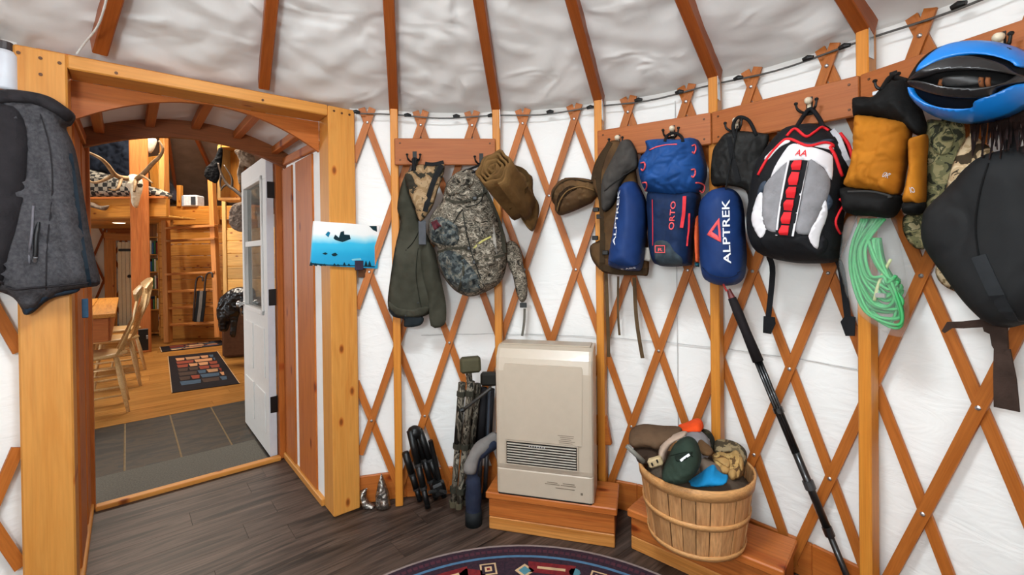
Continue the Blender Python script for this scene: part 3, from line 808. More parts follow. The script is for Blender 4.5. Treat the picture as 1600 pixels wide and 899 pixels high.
s1.cord('end_seam', Z6([(370, 780), (420, 805), (500, 810), (555, 790)]), .002, NAVYD, T)
f = wf(1130, RR)
T = thing('stuff_sack', 'blue ALPTREK stuff sack with coral peak logo facing the room', 'stuff sack', base(f, 1130, 446, .12), 'blue stuff sacks')
s2 = Soft(f, 'sack_body', [(1094, 335), (1098, 314), (1112, 299), (1129, 293), (1147, 297), (1158, 310), (1163, 332), (1165, 365), (1167, 405), (1163, 433), (1149, 445), (1124, 446), (1104, 437), (1097, 412), (1095, 364)], .11, NAVY, T, .10, w=.09, folds=(.004, 10, (1, .5)))
s2.text('lettering', 'ALPTREK', (1143, 412), (1141, 312), .023, WHT, T, .005)
for i, tri in enumerate(([(1105, 367), (1124, 341), (1127, 379)],)):
    a, b, c = [V((*p, 0)) for p in tri]; ce = (a+b+c)/3
    for p, q in ((a, b), (b, c)):
        pi, qi = p.lerp(ce, .42 if p is not a else .45), q.lerp(ce, .42)
        s2.patch('peak_logo', [tuple(p)[:2], tuple(q)[:2], tuple(qi)[:2], tuple(pi)[:2]], CORAL, T, .004, smooth=0, step=.01)
s2.patch('peak_logo', [(1105, 367), (1127, 379), (1121, 368), (1112, 362)], CORAL, T, .004, smooth=0, step=.01)
s2.cord('end_seam', [(1098, 418), (1112, 430), (1140, 434), (1162, 424)], .002, NAVYD, T)
MB().tube(spline([s2.p(1134, 296, .0), f.w(*f.px(1140, 260, .10), .10), f.w(*f.px(1149, 215, .09), .09), f.w(*f.px(1152, 197, .070), .070)], 5), .003, 6).build('hang_cord', BLACKF, T)
MB().tube(spline([s2.p(1130, 444, .0), s2.p(1136, 444, .004)+V((0, 0, -.03))], 3), .004, 6).build('draw_cord', plain('cord_red', '#a5312f', .6), T)
# ------------------------------------------------------------------ blue alpine backpack
BLUE = plain('alpine_blue', '#1f4a86', .6, c2='#173868', scale=9, bmp=.2, sheen=.2)
BLUED = plain('alpine_blue_dark', '#14284a', .65, c2='#101f3a', bmp=.2)
f = wf(1050, RR)
T = thing('alpine_backpack', 'blue alpine backpack with coral red zippers and bulging lid', 'backpack', base(f, 1050, 415, .06), 'packs hung on the hook rails')
bb = Soft(f, 'pack_body', Z6([(606, 380), (740, 370), (885, 375), (893, 480), (862, 640), (850, 780), (830, 806), (700, 812), (642, 792), (612, 700), (606, 560)]), .12, BLUED, T, .078, w=.07, folds=(.006, 14, (1, .5)), power=.35)
li = Soft(f, 'lid', Z6([(592, 95), (620, 76), (700, 70), (780, 74), (868, 64), (902, 100), (925, 180), (937, 260), (918, 340), (880, 390), (780, 420), (650, 405), (588, 374), (560, 300), (553, 230), (568, 175), (598, 140)]), .165, BLUE, T, .078, w=.10, folds=(.014, 18, (.7, 1)))
li.cord('lid_zipper', Z6([(600, 130), (640, 112), (700, 100), (760, 96)]), .003, CORAL, T)
for x, y in ((862, 128), (856, 268), (562, 228), (572, 345), (910, 358)):
    q = Z6([(x-12, y-22), (x+8, y-24), (x+12, y), (x, y+22), (x-10, y+14)]); li.cord('loop', q, .0035, CORAL, T, .004)
bb.strap('front_zipper', Z6([(805, 400), (800, 500), (787, 585)]), .014, plain('zip_red', '#d8343c', .6), T, .004)
bb.strap('front_zipper', Z6([(832, 500), (830, 600), (822, 692)]), .008, plain('zip_red', '#d8343c', .6), T, .004)
bb.cord('side_piping', Z6([(616, 420), (618, 560), (618, 690)]), .002, plain('zip_red', '#d8343c', .6), T)
bb.text('lettering', 'ORTO', Z6([(742, 597)])[0], Z6([(755, 430)])[0], .022, CORAL, T, .004)
bb.patch('grey_panel', Z6([(628, 672), (700, 664), (742, 720), (790, 765), (785, 802), (700, 806), (645, 788)]), plain('slate_panel', '#2c3338', .7, c2='#3d4a52', scale=30), T, .003)
q = Z6([(634, 690), (690, 690), (690, 730), (634, 728), (634, 690)]); bb.strap('logo', q, .004, CORAL, T, .005, sm=0)
bb.text('logo', 'R', Z6([(650, 722)])[0], Z6([(678, 722)])[0], .014, CORAL, T, .005)
Soft(f, 'orange_panel', Z6([(866, 480), (890, 515), (892, 790), (866, 786), (858, 640)]), .03, plain('panel_orange', '#f0663a', .6), T, .085, w=.02, smooth=0, folds=(0, 1, (1, 1)))
Soft(f, 'teal_tab', Z6([(862, 788), (892, 788), (890, 815), (868, 812)]), .02, plain('tab_teal', '#1f5666', .6), T, .085, w=.01, smooth=0)
MB().tube(spline([li.p(*q, .004) for q in Z6([(690, 80), (705, 45), (745, 30), (785, 50), (795, 80)])], 4), .007, 7).build('haul_loop', BLACKF, T, True)
# small grey-white tag between the packs
tg = Soft(wf(1013, RR), 'gear_tag', Z6([(572, 700), (604, 700), (606, 770), (600, 782), (562, 775)]), .008, plain('tag_grey', '#a49c92', .6), None, .090, smooth=0, w=.02, back=.022)
setp(tg.obj, 'small pale grey tag showing between the blue sack and the alpine backpack', 'tag')
# ------------------------------------------------------------------ black bag between the packs
f = wf(1160, RR)
T = thing('shoulder_bag', 'limp black shoulder bag hanging between the blue packs and red backpack', 'bag', base(f, 1165, 335, .05))
kb = Soft(f, 'bag_body', [(1113, 240), (1122, 222), (1135, 208), (1160, 205), (1190, 208), (1202, 214), (1192, 250), (1182, 300), (1176, 338), (1170, 328), (1165, 298), (1135, 290), (1112, 288)], .030, plain('black_nylon', '#262523', .6, c2='#181716', scale=14, bmp=.4), T, .058, w=.05, folds=(.010, 26, (1.3, .6)))
MB().tube(spline([kb.p(1148, 215, .0), kb.p(1147, 196, .01), kb.p(1156, 184, .012), kb.p(1172, 190, .01), kb.p(1182, 212, 0)], 5), .007, 7).build('handle', BLACKF, T, True)
kb.strap('front_strap', [(1140, 215), (1146, 250), (1155, 285)], .02, BLACKF, T, .006)
# ------------------------------------------------------------------ red, white and grey backpack
L_ = lambda pts: zp(1150, 200, 3.553, pts)
PGREY = plain('pack_grey', '#8d8b8d', .7, bmp=.3, bscale=160); PWHT = plain('pack_white', '#d9d5d6', .65, var=.04); PRED = plain('pack_red', '#d8292f', .6, var=.05)
PBLK = plain('pack_black', '#1b1b1d', .75, bmp=.3); SLATE = plain('pack_slate', '#3d4653', .7)
f = wf(1255, RR)
T = thing('school_backpack', 'grey white and black backpack with red trim and daisy chain', 'backpack', base(f, 1250, 412, .06), 'packs hung on the hook rails')
rb = Soft(f, 'pack_body', [(1186, 266), (1200, 240), (1226, 208), (1248, 196), (1284, 194), (1304, 206), (1320, 222), (1328, 245), (1329, 275), (1323, 310), (1318, 350), (1315, 392), (1308, 409), (1270, 412), (1235, 410), (1196, 400), (1179, 377), (1175, 345), (1180, 305)], .155, PBLK, T, .085, w=.11, folds=(.005, 12, (1, 1)))
rb.patch('white_yoke', L_([(275, 125), (320, 88), (420, 105), (520, 142), (542, 185), (535, 290), (490, 222), (410, 182), (300, 186), (240, 230), (195, 275), (235, 185)]), PWHT, T, .004)
rb.patch('grey_panel', L_([(150, 430), (160, 325), (200, 272), (250, 222), (303, 192), (268, 350), (232, 520), (225, 580), (166, 555), (148, 490)]), PGREY, T, .006)
rb.patch('grey_panel', L_([(402, 187), (460, 202), (515, 262), (527, 325), (507, 400), (460, 485), (420, 562), (400, 592), (330, 565), (360, 380)]), PGREY, T, .006)
rb.patch('white_wing', L_([(90, 490), (115, 395), (148, 360), (148, 480), (172, 560), (138, 612), (97, 545)]), PWHT, T, .006)
rb.patch('white_wing', L_([(500, 402), (562, 488), (535, 590), (452, 672), (405, 602), (460, 492)]), PWHT, T, .006)
rb.patch('slate_side', L_([(520, 320), (560, 345), (585, 415), (560, 470), (510, 390)]), SLATE, T, .004)
rb.patch('slate_side', L_([(130, 330), (150, 300), (170, 300), (150, 355), (120, 375)]), SLATE, T, .004)
rb.patch('slate_top', L_([(330, 70), (420, 85), (520, 62), (545, 78), (420, 98), (340, 92)]), SLATE, T, .004)
rb.strap('daisy_backing', L_([(352, 183), (322, 330), (295, 470), (272, 600)]), .058, PBLK, T, .009)
rb.strap('piping', L_([(300, 183), (268, 340), (245, 480), (232, 598)]), .006, PWHT, T, .011)
rb.strap('piping', L_([(402, 183), (372, 340), (345, 480), (322, 602)]), .006, PWHT, T, .011)
for k in range(6):
    u0, u1 = k/6+.008, (k+1)/6-.008
    c = [V((352, 183, 0)), V((322, 330, 0)), V((295, 470, 0)), V((272, 600, 0))]; cs = spline(c, 12)
    g = lambda u: tuple(cs[min(len(cs)-1, int(u*(len(cs)-1)))])[:2]
    a, m_, b = L_([g(u0), g((u0+u1)/2), g(u1)]); W = [rb.p(*a, .012), rb.p(*m_, .019), rb.p(*b, .012)]
    MB().ribbon(spline(W, 3), f.R, [.026, .026, .03, .032, .03, .026, .026], .003).build('daisy_loop', PRED, T)
rb.cord('red_piping', L_([(125, 262), (180, 165), (250, 85), (300, 62), (400, 100), (500, 82), (560, 110), (600, 170), (622, 275)]), .0055, PRED, T, .004)
rb.cord('red_piping', L_([(285, 45), (330, 5), (390, 48), (440, 22), (480, -2), (530, 20)]), .005, PRED, T, .004)
rb.patch('white_shoulder', L_([(165, 160), (280, 62), (300, 78), (240, 110), (180, 175)]), PWHT, T, .004)
rb.patch('white_shoulder', L_([(430, 100), (520, 88), (560, 120), (590, 165), (545, 130), (480, 112)]), PWHT, T, .004)
rb.strap('shoulder_strap', L_([(545, 22), (590, 70), (620, 140), (640, 225)]), .022, plain('strap_pale', '#b9b6b9', .7), T, .006)
rb.cord('strap_edge', L_([(580, 30), (625, 90), (650, 170), (655, 215)]), .006, PRED, T, .006)
rb.text('logo', 'AA', L_([(330, 155)])[0], L_([(395, 160)])[0], .022, PRED, T, .007)
rb.patch('base_panel', L_([(135, 620), (180, 560), (230, 585), (320, 610), (400, 600), (455, 680), (540, 600), (560, 640), (530, 710), (380, 735), (220, 715)]), PBLK, T, .005)
MB().tube(spline([rb.p(*q, l_) for q, l_ in zip(L_([(330, 8), (360, -60), (400, -112), (450, -60), (490, 0)]), (0, -.014, -.022, -.014, 0))], 5), .008, 7).build('haul_loop', PBLK, T, True)
rb.cord('zip_pull', L_([(604, 400), (608, 430), (586, 520), (592, 590)]), .004, PRED, T, .004)
for a, b, tab in (((1202, 402), (1200, 500), [(1194, 494), (1211, 496), (1212, 506), (1205, 522), (1193, 520)]), ((1305, 400), (1325, 500), [(1314, 503), (1322, 492), (1337, 496), (1336, 525), (1322, 525)])):
    q0, q1 = f.px(*a, .085), f.px(*b, .015)
    MB().ribbon(spline([f.w(*q0, .085), f.w(*[(q0[i]*.75+q1[i]*.25) for i in (0, 1)], .035), f.w(*q1, .015)], 4), f.R, .021, .004).build('webbing', PBLK, T)
    MB().prism([f.w(*f.px(x, y, .012), .012) for x, y in tab], f.O*.006).build('webbing_tab', PBLK, T)

# ------------------------------------------------------------------ mittens, cord bag, camouflage clothing, big black bag
OCH = plain('ochre_canvas', '#b9741f', .8, c2='#9a5c14', scale=8, bmp=.25)
GLB = plain('mitten_black', '#161514', .75, bmp=.25)
GREYP = plain('print_grey', '#5b5a5e', .5); SILV = plain('print_silver', '#cfcfd2', .5)
f = wf(1372, RR)
T = thing('mitten', 'large ochre and black mitten hung cuff-up above the bag of green cord', 'mitten', base(f, 1365, 338, .1), 'ochre mittens')
mi = Soft(f, 'mitten_palm', [(1340, 184), (1352, 180), (1385, 184), (1420, 191), (1426, 202), (1422, 238), (1416, 272), (1406, 306), (1365, 300), (1324, 293), (1330, 270), (1337, 238)], .085, OCH, T, .105, w=.06, folds=(.012, 22, (1, .6)))
cu = Soft(f, 'cuff', [(1335, 158), (1345, 151), (1368, 151), (1385, 134), (1410, 125), (1425, 131), (1437, 160), (1449, 198), (1440, 213), (1425, 207), (1400, 192), (1352, 184), (1338, 187)], .07, GLB, T, .10, w=.06, folds=(.006, 16, (1, 1)))
bd = Soft(f, 'cuff_band', [(1322, 292), (1360, 296), (1406, 304), (1411, 316), (1396, 340), (1360, 338), (1330, 335), (1322, 315)], .085, GLB, T, .105, w=.04, folds=(.004, 16, (1, 1)))
mi.text('logo', 'OR', (1376, 276), (1402, 281), .016, SILV, T, .004)
bd.cord('band_edge', [(1325, 300), (1365, 300), (1402, 310)], .004, plain('band_grey', '#3a3836', .8), T, .004)
MB().tube(spline([cu.p(1378, 140, 0), pix(1390, 122, 1.475), pix(1400, 122, 1.475), cu.p(1420, 128, 0)], 5), .008, 8).build('wrist_loop', GLB, T, True)
MB().box(cu.p(1368, 145, .004), .02, .006, .012, f.R, f.O, Z).build('cord_lock', SILV, T)
f = wf(1434, RR)
T = thing('mitten', 'narrow ochre and black mitten turned edge-on beside the camouflage trousers', 'mitten', base(f, 1432, 335, .08), 'ochre mittens')
m2 = Soft(f, 'mitten_palm', [(1424, 224), (1432, 214), (1450, 212), (1449, 250), (1448, 285), (1446, 318), (1430, 319), (1415, 317), (1418, 295), (1424, 262)], .06, OCH, T, .105, w=.035, folds=(.006, 18, (1, .6)))
Soft(f, 'mitten_tip', [(1415, 316), (1446, 315), (1443, 332), (1430, 336), (1415, 334)], .05, GLB, T, .105, w=.03)
m2.text('logo', 'IO', (1424, 302), (1442, 302), .018, SILV, T, .004)

GRN = plain('cord_green', '#3fae62', .5, c2='#2c8e4c', scale=6)
f = wf(1372, RR)
T = thing('cord_bag', 'coil of bright green cord in a clear plastic bag', 'cord bag', base(f, 1375, 526, .04))
OUT = [(1332, 338), (1365, 335), (1398, 338), (1406, 380), (1415, 425), (1421, 478), (1419, 512), (1406, 527), (1380, 515), (1346, 490), (1326, 455), (1318, 410), (1322, 370)]
PL, nt, b = newmat('clear_plastic'); b.inputs['Base Color'].default_value = (.92, .96, .94, 1); b.inputs['Roughness'].default_value = .12; b.inputs['Alpha'].default_value = .09
cbag = Soft(f, 'plastic_bag', OUT, .085, PL, T, .058, w=.05, back=.008, folds=(.010, 24, (1, .7)))
rnd = random.Random(5)
for k in range(30):
    u = k/29; lx = 1326+rnd.random()*10+u*14; rx = 1398-rnd.random()*12-u*6; dep = .064+.045*rnd.random()
    yb = 505-u*70+rnd.random()*8; xs = 1385+rnd.random()*14-u*6
    q = [(1345+u*34+rnd.random()*6, 342), (lx+4, 385), (lx+3+u*8, 430), (lx+24+u*8, min(yb-10, 486)), (xs, yb), (min(1410, xs+14), yb-12), (rx+6, 455-u*20), (rx-14, 410), (rx-20-u*8, 372)]
    pts = [f.w(*f.px(x, y, dep), dep-.0) for x, y in q]
    MB().tube(spline(pts, 5), .0052, 6).build('green_cord', GRN, T, True)
MB().tube(spline([f.w(*f.px(x, y, .1), .1) for x, y in ((1366, 470), (1374, 440), (1392, 405))], 4), .005, 6).build('yellow_tie', plain('cord_pale', '#c6cf8e', .5), T, True)
MB().box(f.w(*f.px(1376, 462, .1), .1), .03, .012, .016, f.R, f.O, Z).build('clasp', STEEL, T)

GCAM = camo('green_camo', ['#26261a', '#5d5a3c', '#7d7350', '#3c3d28', '#8b8060'], 22)
TCAM = camo('tan_camo', ['#3a2f1f', '#b39a76', '#c9b491', '#8c7653', '#bfa883'], 17)
f = wf(1465, RR)
T = thing('camo_trousers', 'green camouflage trousers hanging behind the ochre mittens', 'trousers', base(f, 1450, 385, .02))
gc = Soft(f, 'trouser_leg', [(1445, 196), (1470, 188), (1503, 188), (1508, 222), (1497, 270), (1482, 325), (1454, 382), (1430, 388), (1412, 364), (1412, 338), (1436, 330), (1448, 290)], .018, GCAM, T, .062, w=.04, folds=(.006, 24, (.6, 1.4)))
MB().ribbon([f.w(*f.px(1478, 192, .066), .066), f.w(*f.px(1478, 160, .06), .06), f.w(*f.px(1478, 120, .036), .036)], f.R, .02, .003).build('belt_loop', GCAM, T)
gc.patch('cargo_pocket', [(1455, 200), (1478, 196), (1490, 215), (1482, 240), (1460, 236)], GCAM, T, .006)
f = wf(1500, RR)
T = thing('camo_jacket', 'tan camouflage jacket showing beside the big black bag', 'jacket', base(f, 1500, 455, .02))
Soft(f, 'jacket_sleeve', [(1478, 305), (1488, 258), (1505, 222), (1518, 212), (1535, 222), (1560, 260), (1560, 420), (1522, 457), (1490, 455), (1466, 438), (1464, 415), (1500, 400), (1500, 330)], .018, TCAM, T, .084, w=.04, folds=(.006, 20, (1, .6)))

MB().ribbon([f.w(*f.px(1520, 216, .086), .086), f.w(*f.px(1520, 170, .062), .062), f.w(*f.px(1520, 110, .036), .036)], f.R, .012, .003).build('hang_loop', TCAM, T)

BIGB = plain('black_shell', '#232323', .7, c2='#191a1b', scale=6, bmp=.3)
f = wf(1545, RR)
T = thing('black_duffel', 'large black shell bag with brown leather strap hanging below the helmet', 'bag', base(f, 1560, 510, .1))
bg = Soft(f, 'bag_body', [(1450, 345), (1456, 326), (1490, 292), (1530, 252), (1562, 236), (1605, 228), (1660, 235), (1690, 300), (1690, 430), (1650, 495), (1605, 506), (1566, 512), (1532, 490), (1492, 442), (1462, 402), (1450, 375)], .11, BIGB, T, .12, w=.09, folds=(.008, 8, (1, .6)))
bg.cord('seam', [(1545, 255), (1532, 300), (1525, 350), (1530, 400), (1545, 450)], .002, plain('seam_black', '#0f0f0f', .8), T)
bg.strap('reflective_band', [(1530, 400), (1548, 440), (1568, 480), (1580, 500)], .03, plain('band_slate', '#292b2d', .65), T, .003)
MB().ribbon(spline([f.w(*f.px(1580, 236, .122), .122), f.w(*f.px(1582, 205, .072), .072), f.w(*f.px(1584, 150, .055), .055), f.w(*f.px(1586, 95, .034), .034)], 4), f.R, .03, .004).build('carry_strap', BIGB, T)
LEA = plain('brown_leather', '#3e2f28', .6, c2='#2f231d', bmp=.4)
q = lambda x, y, o=.12: f.w(*f.px(x, y, o), o)
MB().prism([q(*p) for p in [(1533, 496), (1537, 488), (1548, 486), (1575, 508), (1577, 545), (1570, 552), (1560, 552), (1552, 540), (1549, 522), (1540, 518)]], f.O*.008).build('strap_joint', LEA, T)
MB().ribbon([q(1566, 545, .125), q(1570, 590, .125), q(1573, 640, .125)], f.R, [.032, .045, .050], .005).build('leather_strap', LEA, T)
MB().ribbon([q(1538, 505, .125), q(1505, 508, .122), q(1484, 508, .12), q(1474, 519, .118)], (0, 0, 1), [.022, .02, .02, .008], .005).build('leather_strap', LEA, T)

# bicycle helmet
f = wf(1517, RR)
T = thing('bicycle_helmet', 'glossy blue and black vented bicycle helmet hanging on the rail', 'helmet', base(f, 1517, 190, .12))
HB = plain('helmet_blue', '#0f78cc', .35, var=.02, coat=.15); HK = plain('helmet_black', '#1d1c1c', .35, var=.05, coat=.2); HI = plain('helmet_foam', '#100f0f', .7)
K_ = lambda pts: zp(1150, 0, 3.553, pts)
he = Soft(f, 'foam_core', K_([(990, 480), (1010, 430), (1080, 330), (1180, 260), (1290, 235), (1400, 232), (1520, 250), (1620, 290), (1690, 360), (1720, 450), (1700, 520), (1610, 590), (1500, 650), (1380, 682), (1270, 688), (1140, 655), (1050, 600), (1000, 535)]), .15, HI, T, .12, w=.15, folds=(0, 1, (1, 1)))
he.patch('blue_shell', K_([(1030, 405), (1090, 325), (1180, 262), (1290, 236), (1400, 233), (1520, 250), (1620, 290), (1690, 360), (1660, 395), (1560, 350), (1430, 312), (1300, 305), (1180, 330), (1095, 370)]), HB, T, .028, .012, step=.006)
he.patch('blue_shell', K_([(988, 490), (1010, 530), (1080, 580), (1200, 608), (1340, 608), (1470, 590), (1580, 545), (1700, 480), (1710, 520), (1610, 592), (1500, 650), (1380, 682), (1270, 688), (1140, 655), (1050, 600), (998, 540)]), HB, T, .030, .012, step=.006)
he.patch('black_rib', K_([(1000, 452), (1060, 400), (1160, 350), (1280, 322), (1400, 330), (1520, 370), (1640, 420), (1700, 455), (1560, 420), (1400, 395), (1270, 392), (1140, 405), (1070, 430)]), HK, T, .036, .02, step=.006)
he.patch('black_rib', K_([(1000, 455), (1080, 462), (1180, 488), (1300, 498), (1440, 492), (1560, 470), (1680, 440), (1700, 470), (1580, 520), (1450, 545), (1300, 550), (1160, 535), (1060, 505), (1005, 480)]), HK, T, .036, .02, step=.006)
he.patch('inner_rib', K_([(1160, 430), (1340, 425), (1350, 470), (1170, 480)]), plain('helmet_rib', '#2d2c2b', .5), T, .008)
for x in (1370, 1408): he.patch('buckle_strap', K_([(x-12, 430), (x+10, 432), (x+12, 485), (x-10, 485)]), plain('strap_tan', '#7a4a2c', .7), T, .008, smooth=0)
he.patch('buckle_strap', K_([(1138, 442), (1158, 440), (1146, 484), (1126, 480)]), plain('strap_tan', '#7a4a2c', .7), T, .008, smooth=0)
he.text('logo', 'HELMETS', K_([(1330, 262)])[0], K_([(1470, 268)])[0], .004, plain('logo_dark', '#0f3f75', .5), T, .024) if False else None
he.patch('vent', K_([(1490, 262), (1530, 268), (1580, 290), (1560, 300), (1510, 282)]), HI, T, .024)
MB().ribbon(spline([he.p(*K_([(1440, 262)])[0], -.004), hkH+V((-.012, -.03, -.02)), hkH+V((0, -.002, .004))], 5), f.R, .012, .003).build('chin_strap', BLACKF, T)
# dark fringe under the helmet
FRI = plain('fringe_brown', '#2a1914', .6, c2='#150f0d', scale=30)
T = thing('fringed_scarf', 'dark brown fringe hanging in strands behind the helmet', 'scarf', q(1560, 240, .16))
f = wf(1560, RR)
MB().ribbon([f.w(*f.px(x, 152, .085), .085) for x in (1512, 1545, 1580, 1622)], (0, 0, 1), .02, .006).build('scarf_band', FRI, T)
MB().ribbon([f.w(*f.px(1552, 152, .082), .082), f.w(*f.px(1552, 125, .06), .06), f.w(*f.px(1552, 100, .034), .034)], f.R, .014, .003).build('hang_loop', FRI, T)
for k in range(30):
    x = 1516+k*3.3+rnd.random()*4; y1 = 212+rnd.random()*38; o = .20+rnd.random()*.03
    pts = [f.w(*f.px(x+rnd.uniform(-4, 4), 152, .085), .085), f.w(*f.px(x+rnd.uniform(-4, 4), 191, .088), .088), f.w(*f.px(x+rnd.uniform(-7, 7), y1, o), o)]
    pp = spline(pts, 4); MB().ribbon(pp, f.R, [.009*(1-.75*i/(len(pp)-1)) for i in range(len(pp))], .003).build('strand', FRI, T)

# ------------------------------------------------------------------ trekking pole
top, bot = pix(1138, 452, 1.90), V((1.262, 1.615, 0.0)); bot = onz(1358, 985, 0)
T = thing('trekking_pole', 'black folded carbon monopod leaning against the wall lattice', 'pole', bot)
CARB = plain('carbon', '#171717', .3, coat=.3); L = lambda u: top.lerp(bot, u)
MB().tube([L(.03), L(.08), L(.14), L(.24)], [.016, .019, .018, .021], 10).build('grip', plain('foam_grip', '#211d1e', .8, bmp=.3), T, True)
MB().tube([L(.0), L(.03)], [.008, .014], 8).build('mount', plain('mount_red', '#6e2320', .5), T)
sd = (bot-top).cross(V((0, 1, 0))).normalized()
for k in (-1, 0, 1): MB().tube([L(.24)+sd*.010*k, L(.52)+sd*.009*k], .0065, 7).build('rod', CARB, T, True)
MB().tube([L(.385), L(.40)], .019, 10).build('collar', CARB, T)
MB().tube([L(.52), L(.74)], .014, 10).build('rod', CARB, T, True); MB().tube([L(.60), L(.625)], .019, 10).build('collar', plain('collar_grey', '#3a3a3a', .4), T)
MB().tube([L(.74), L(.985)], .011, 10).build('rod', CARB, T, True); MB().tube([L(.73), L(.755)], .017, 10).build('collar', CARB, T)
MB().tube([L(.985), L(1)], [.012, .008], 8).build('foot', BLACK, T)

# ------------------------------------------------------------------ boxes
def box(name, label, A, B, depth, H, tk=.034):
    """step box: A, B front top corners on the floor plan"""
    A, B = V((A[0], A[1], 0)), V((B[0], B[1], 0)); v = (B-A).normalized(); n = V((-v.y, v.x, 0))
    t = thing(name, label, 'wooden box', (A+B)/2+n*depth/2, 'cedar step boxes'); Lh = (B-A).length
    h2 = (H-tk)*.5
    board('lid_plank', A+n*depth/2+Z*(H-tk/2), B+n*depth/2+Z*(H-tk/2), n, depth, tk, CEDAR, t, .005)
    i = .012
    board('front_plank', A+v*i+n*(.018+i)+Z*(H-tk-h2*.6), B-v*i+n*(.018+i)+Z*(H-tk-h2*.6), Z, h2*1.2, .03, CEDAR, t)
    board('front_plank', A+v*i+n*(.018+i)+Z*(h2*.4), B-v*i+n*(.018+i)+Z*(h2*.4), Z, h2*.8, .031, CEDARL, t)
    for e, sg in ((A, 1), (B, -1)):
        p = e+v*(i+.016)*sg
        board('side_plank', p+n*(.045+i)+Z*((H-tk)/2), p+n*(depth-.01)+Z*((H-tk)/2), Z, H-tk-.001, .03, CEDAR, t)
    return A, B, v, n
b1 = box('step_box', 'cedar step box carrying the beige wall heater', (-.145, 2.222), (.462, 2.055), .245, .19)
b2 = box('step_box', 'cedar step box carrying the bushel basket', (.509, 2.068), (.976, 1.648), .248, .185)

# ------------------------------------------------------------------ heater
BEI = plain('heater_beige', '#b9aa97', .32, var=.02, coat=.3); BEI2 = plain('heater_beige_side', '#ab9c89', .4, var=.02); GRI = plain('grille_dark', '#1f1d1b', .6); GRS = plain('grille_slat', '#b3a99b', .4, .1)
PA, PB = onz(776, 771, .19), onz(928, 791, .19); PA.z = PB.z = 0; v = (PB-PA).normalized(); n = V((-v.y, v.x, 0)); o = -n; W = (PB-PA).length; HZ = .192; HH = .712
T = thing('wall_heater', 'beige direct vent wall heater with louvred grille on cedar box', 'heater', (PA+PB)/2+n*.1+Z*HZ)
def hp(r, z, oo=0.): return PA+v*r+o*oo+Z*(HZ+z)
prof = [(.0, -.19), (.0, -.008), (.006, .0), (.12, .0), (.125, -.003), (.13, .0), (.15, .004), (.60, .004), (.66, -.006), (.70, -.035), (HH, -.06), (HH, -.19)]
m = MB(); k = len(prof); rs_ = [0, .006, .018, W-.018, W-.006, W]; ins = [.014, .004, 0, 0, .004, .014]
for r, i_ in zip(rs_, ins):
    for z, d_ in prof: m.v.append(hp(r, z, d_-i_ if d_ > -.15 else d_))
for a in range(len(rs_)-1):
    for c in range(k): m.f.append((a*k+c, (a+1)*k+c, (a+1)*k+(c+1) % k, a*k+(c+1) % k))
m.f.append(tuple(range(k))); m.f.append(tuple((len(rs_)-1)*k+i for i in range(k))[::-1])
m.build('casing', BEI, T)
# raised front panel
pp = [(.045, .16), (W-.05, .16), (W-.05, .62), (W-.035, .655), (.04, .655), (.045, .62)]
m = MB(); m.prism([hp(r, z, .002) for r, z in [(.05, .27), (W-.052, .27), (W-.045, .62), (W-.05, .635), (.05, .635), (.045, .62)]][::-1], o*.007); m.build('front_panel', BEI, T)
gx0, gx1, gz0, gz1 = .055, W-.075, .155, .262
m = MB(); m.prism([hp(r, z, -.012) for r, z in [(gx0, gz0), (gx1, gz0), (gx1, gz1), (gx0, gz1)]][::-1], o*.018); gr = m.build('grille', GRI, T)
for k in range(8):
    z = gz0+.010+k*(gz1-gz0-.02)/7; MB().box(hp((gx0+gx1)/2, z, .009), gx1-gx0-.006, .008, .0048, v, o, Z).build('louvre', GRS, gr)
for (ra_, rb_, za, zb) in ((gx0-.008, gx1+.008, gz1, gz1+.006), (gx0-.008, gx1+.008, gz0-.006, gz0), (gx0-.008, gx0, gz0, gz1), (gx1, gx1+.008, gz0, gz1)):
    MB().box(hp((ra_+rb_)/2, (za+zb)/2, .006), rb_-ra_, .010, zb-za, v, o, Z, .001).build('grille_frame', BEI2, gr)
for k in range(7): MB().box(hp(.17+k*.012, gz1-.012, .016), .004, .003, .006, v, o, Z).build('indicator', SILV, gr)
TXT = plain('heater_print', '#7d7061', .6)
for k in range(5): MB().box(hp(W-.125+(.004*(k % 2)), .312-k*.0085, .0092), .075-.012*(k % 3), .0012, .0022, v, o, Z, 0).build('printed_line', TXT, T)
for x0, ln, zz in ((.26, .07, .075), (.27, .05, .083), (.335, .07, .075), (.345, .055, .084), (.31, .09, .06)):
    MB().box(hp(x0+ln/2-.02, zz, .001), ln, .0012, .003, v, o, Z, 0).build('printed_line', TXT, T)
MB().box(hp(W-.055, .045, .001), .010, .003, .010, v, o, Z).build('button', TXT, T)
MB().box(hp(W/2, .002, -.08), W-.02, .16, .008, v, o, Z).build('foot_plinth', GRI, T)
MB().box(hp(W/2, HH+.003, -.12), W-.03, .10, .008, v, o, Z).build('top_vent', BEI2, T)
cb = thing('wood_block', 'wood block fixed to the stud beside the heater', 'wood block', pix(940, 695, 2.38))
board('block', pix(925, 672, 2.39), pix(952, 672, 2.345), Z, .15, .03, FIR2, cb)

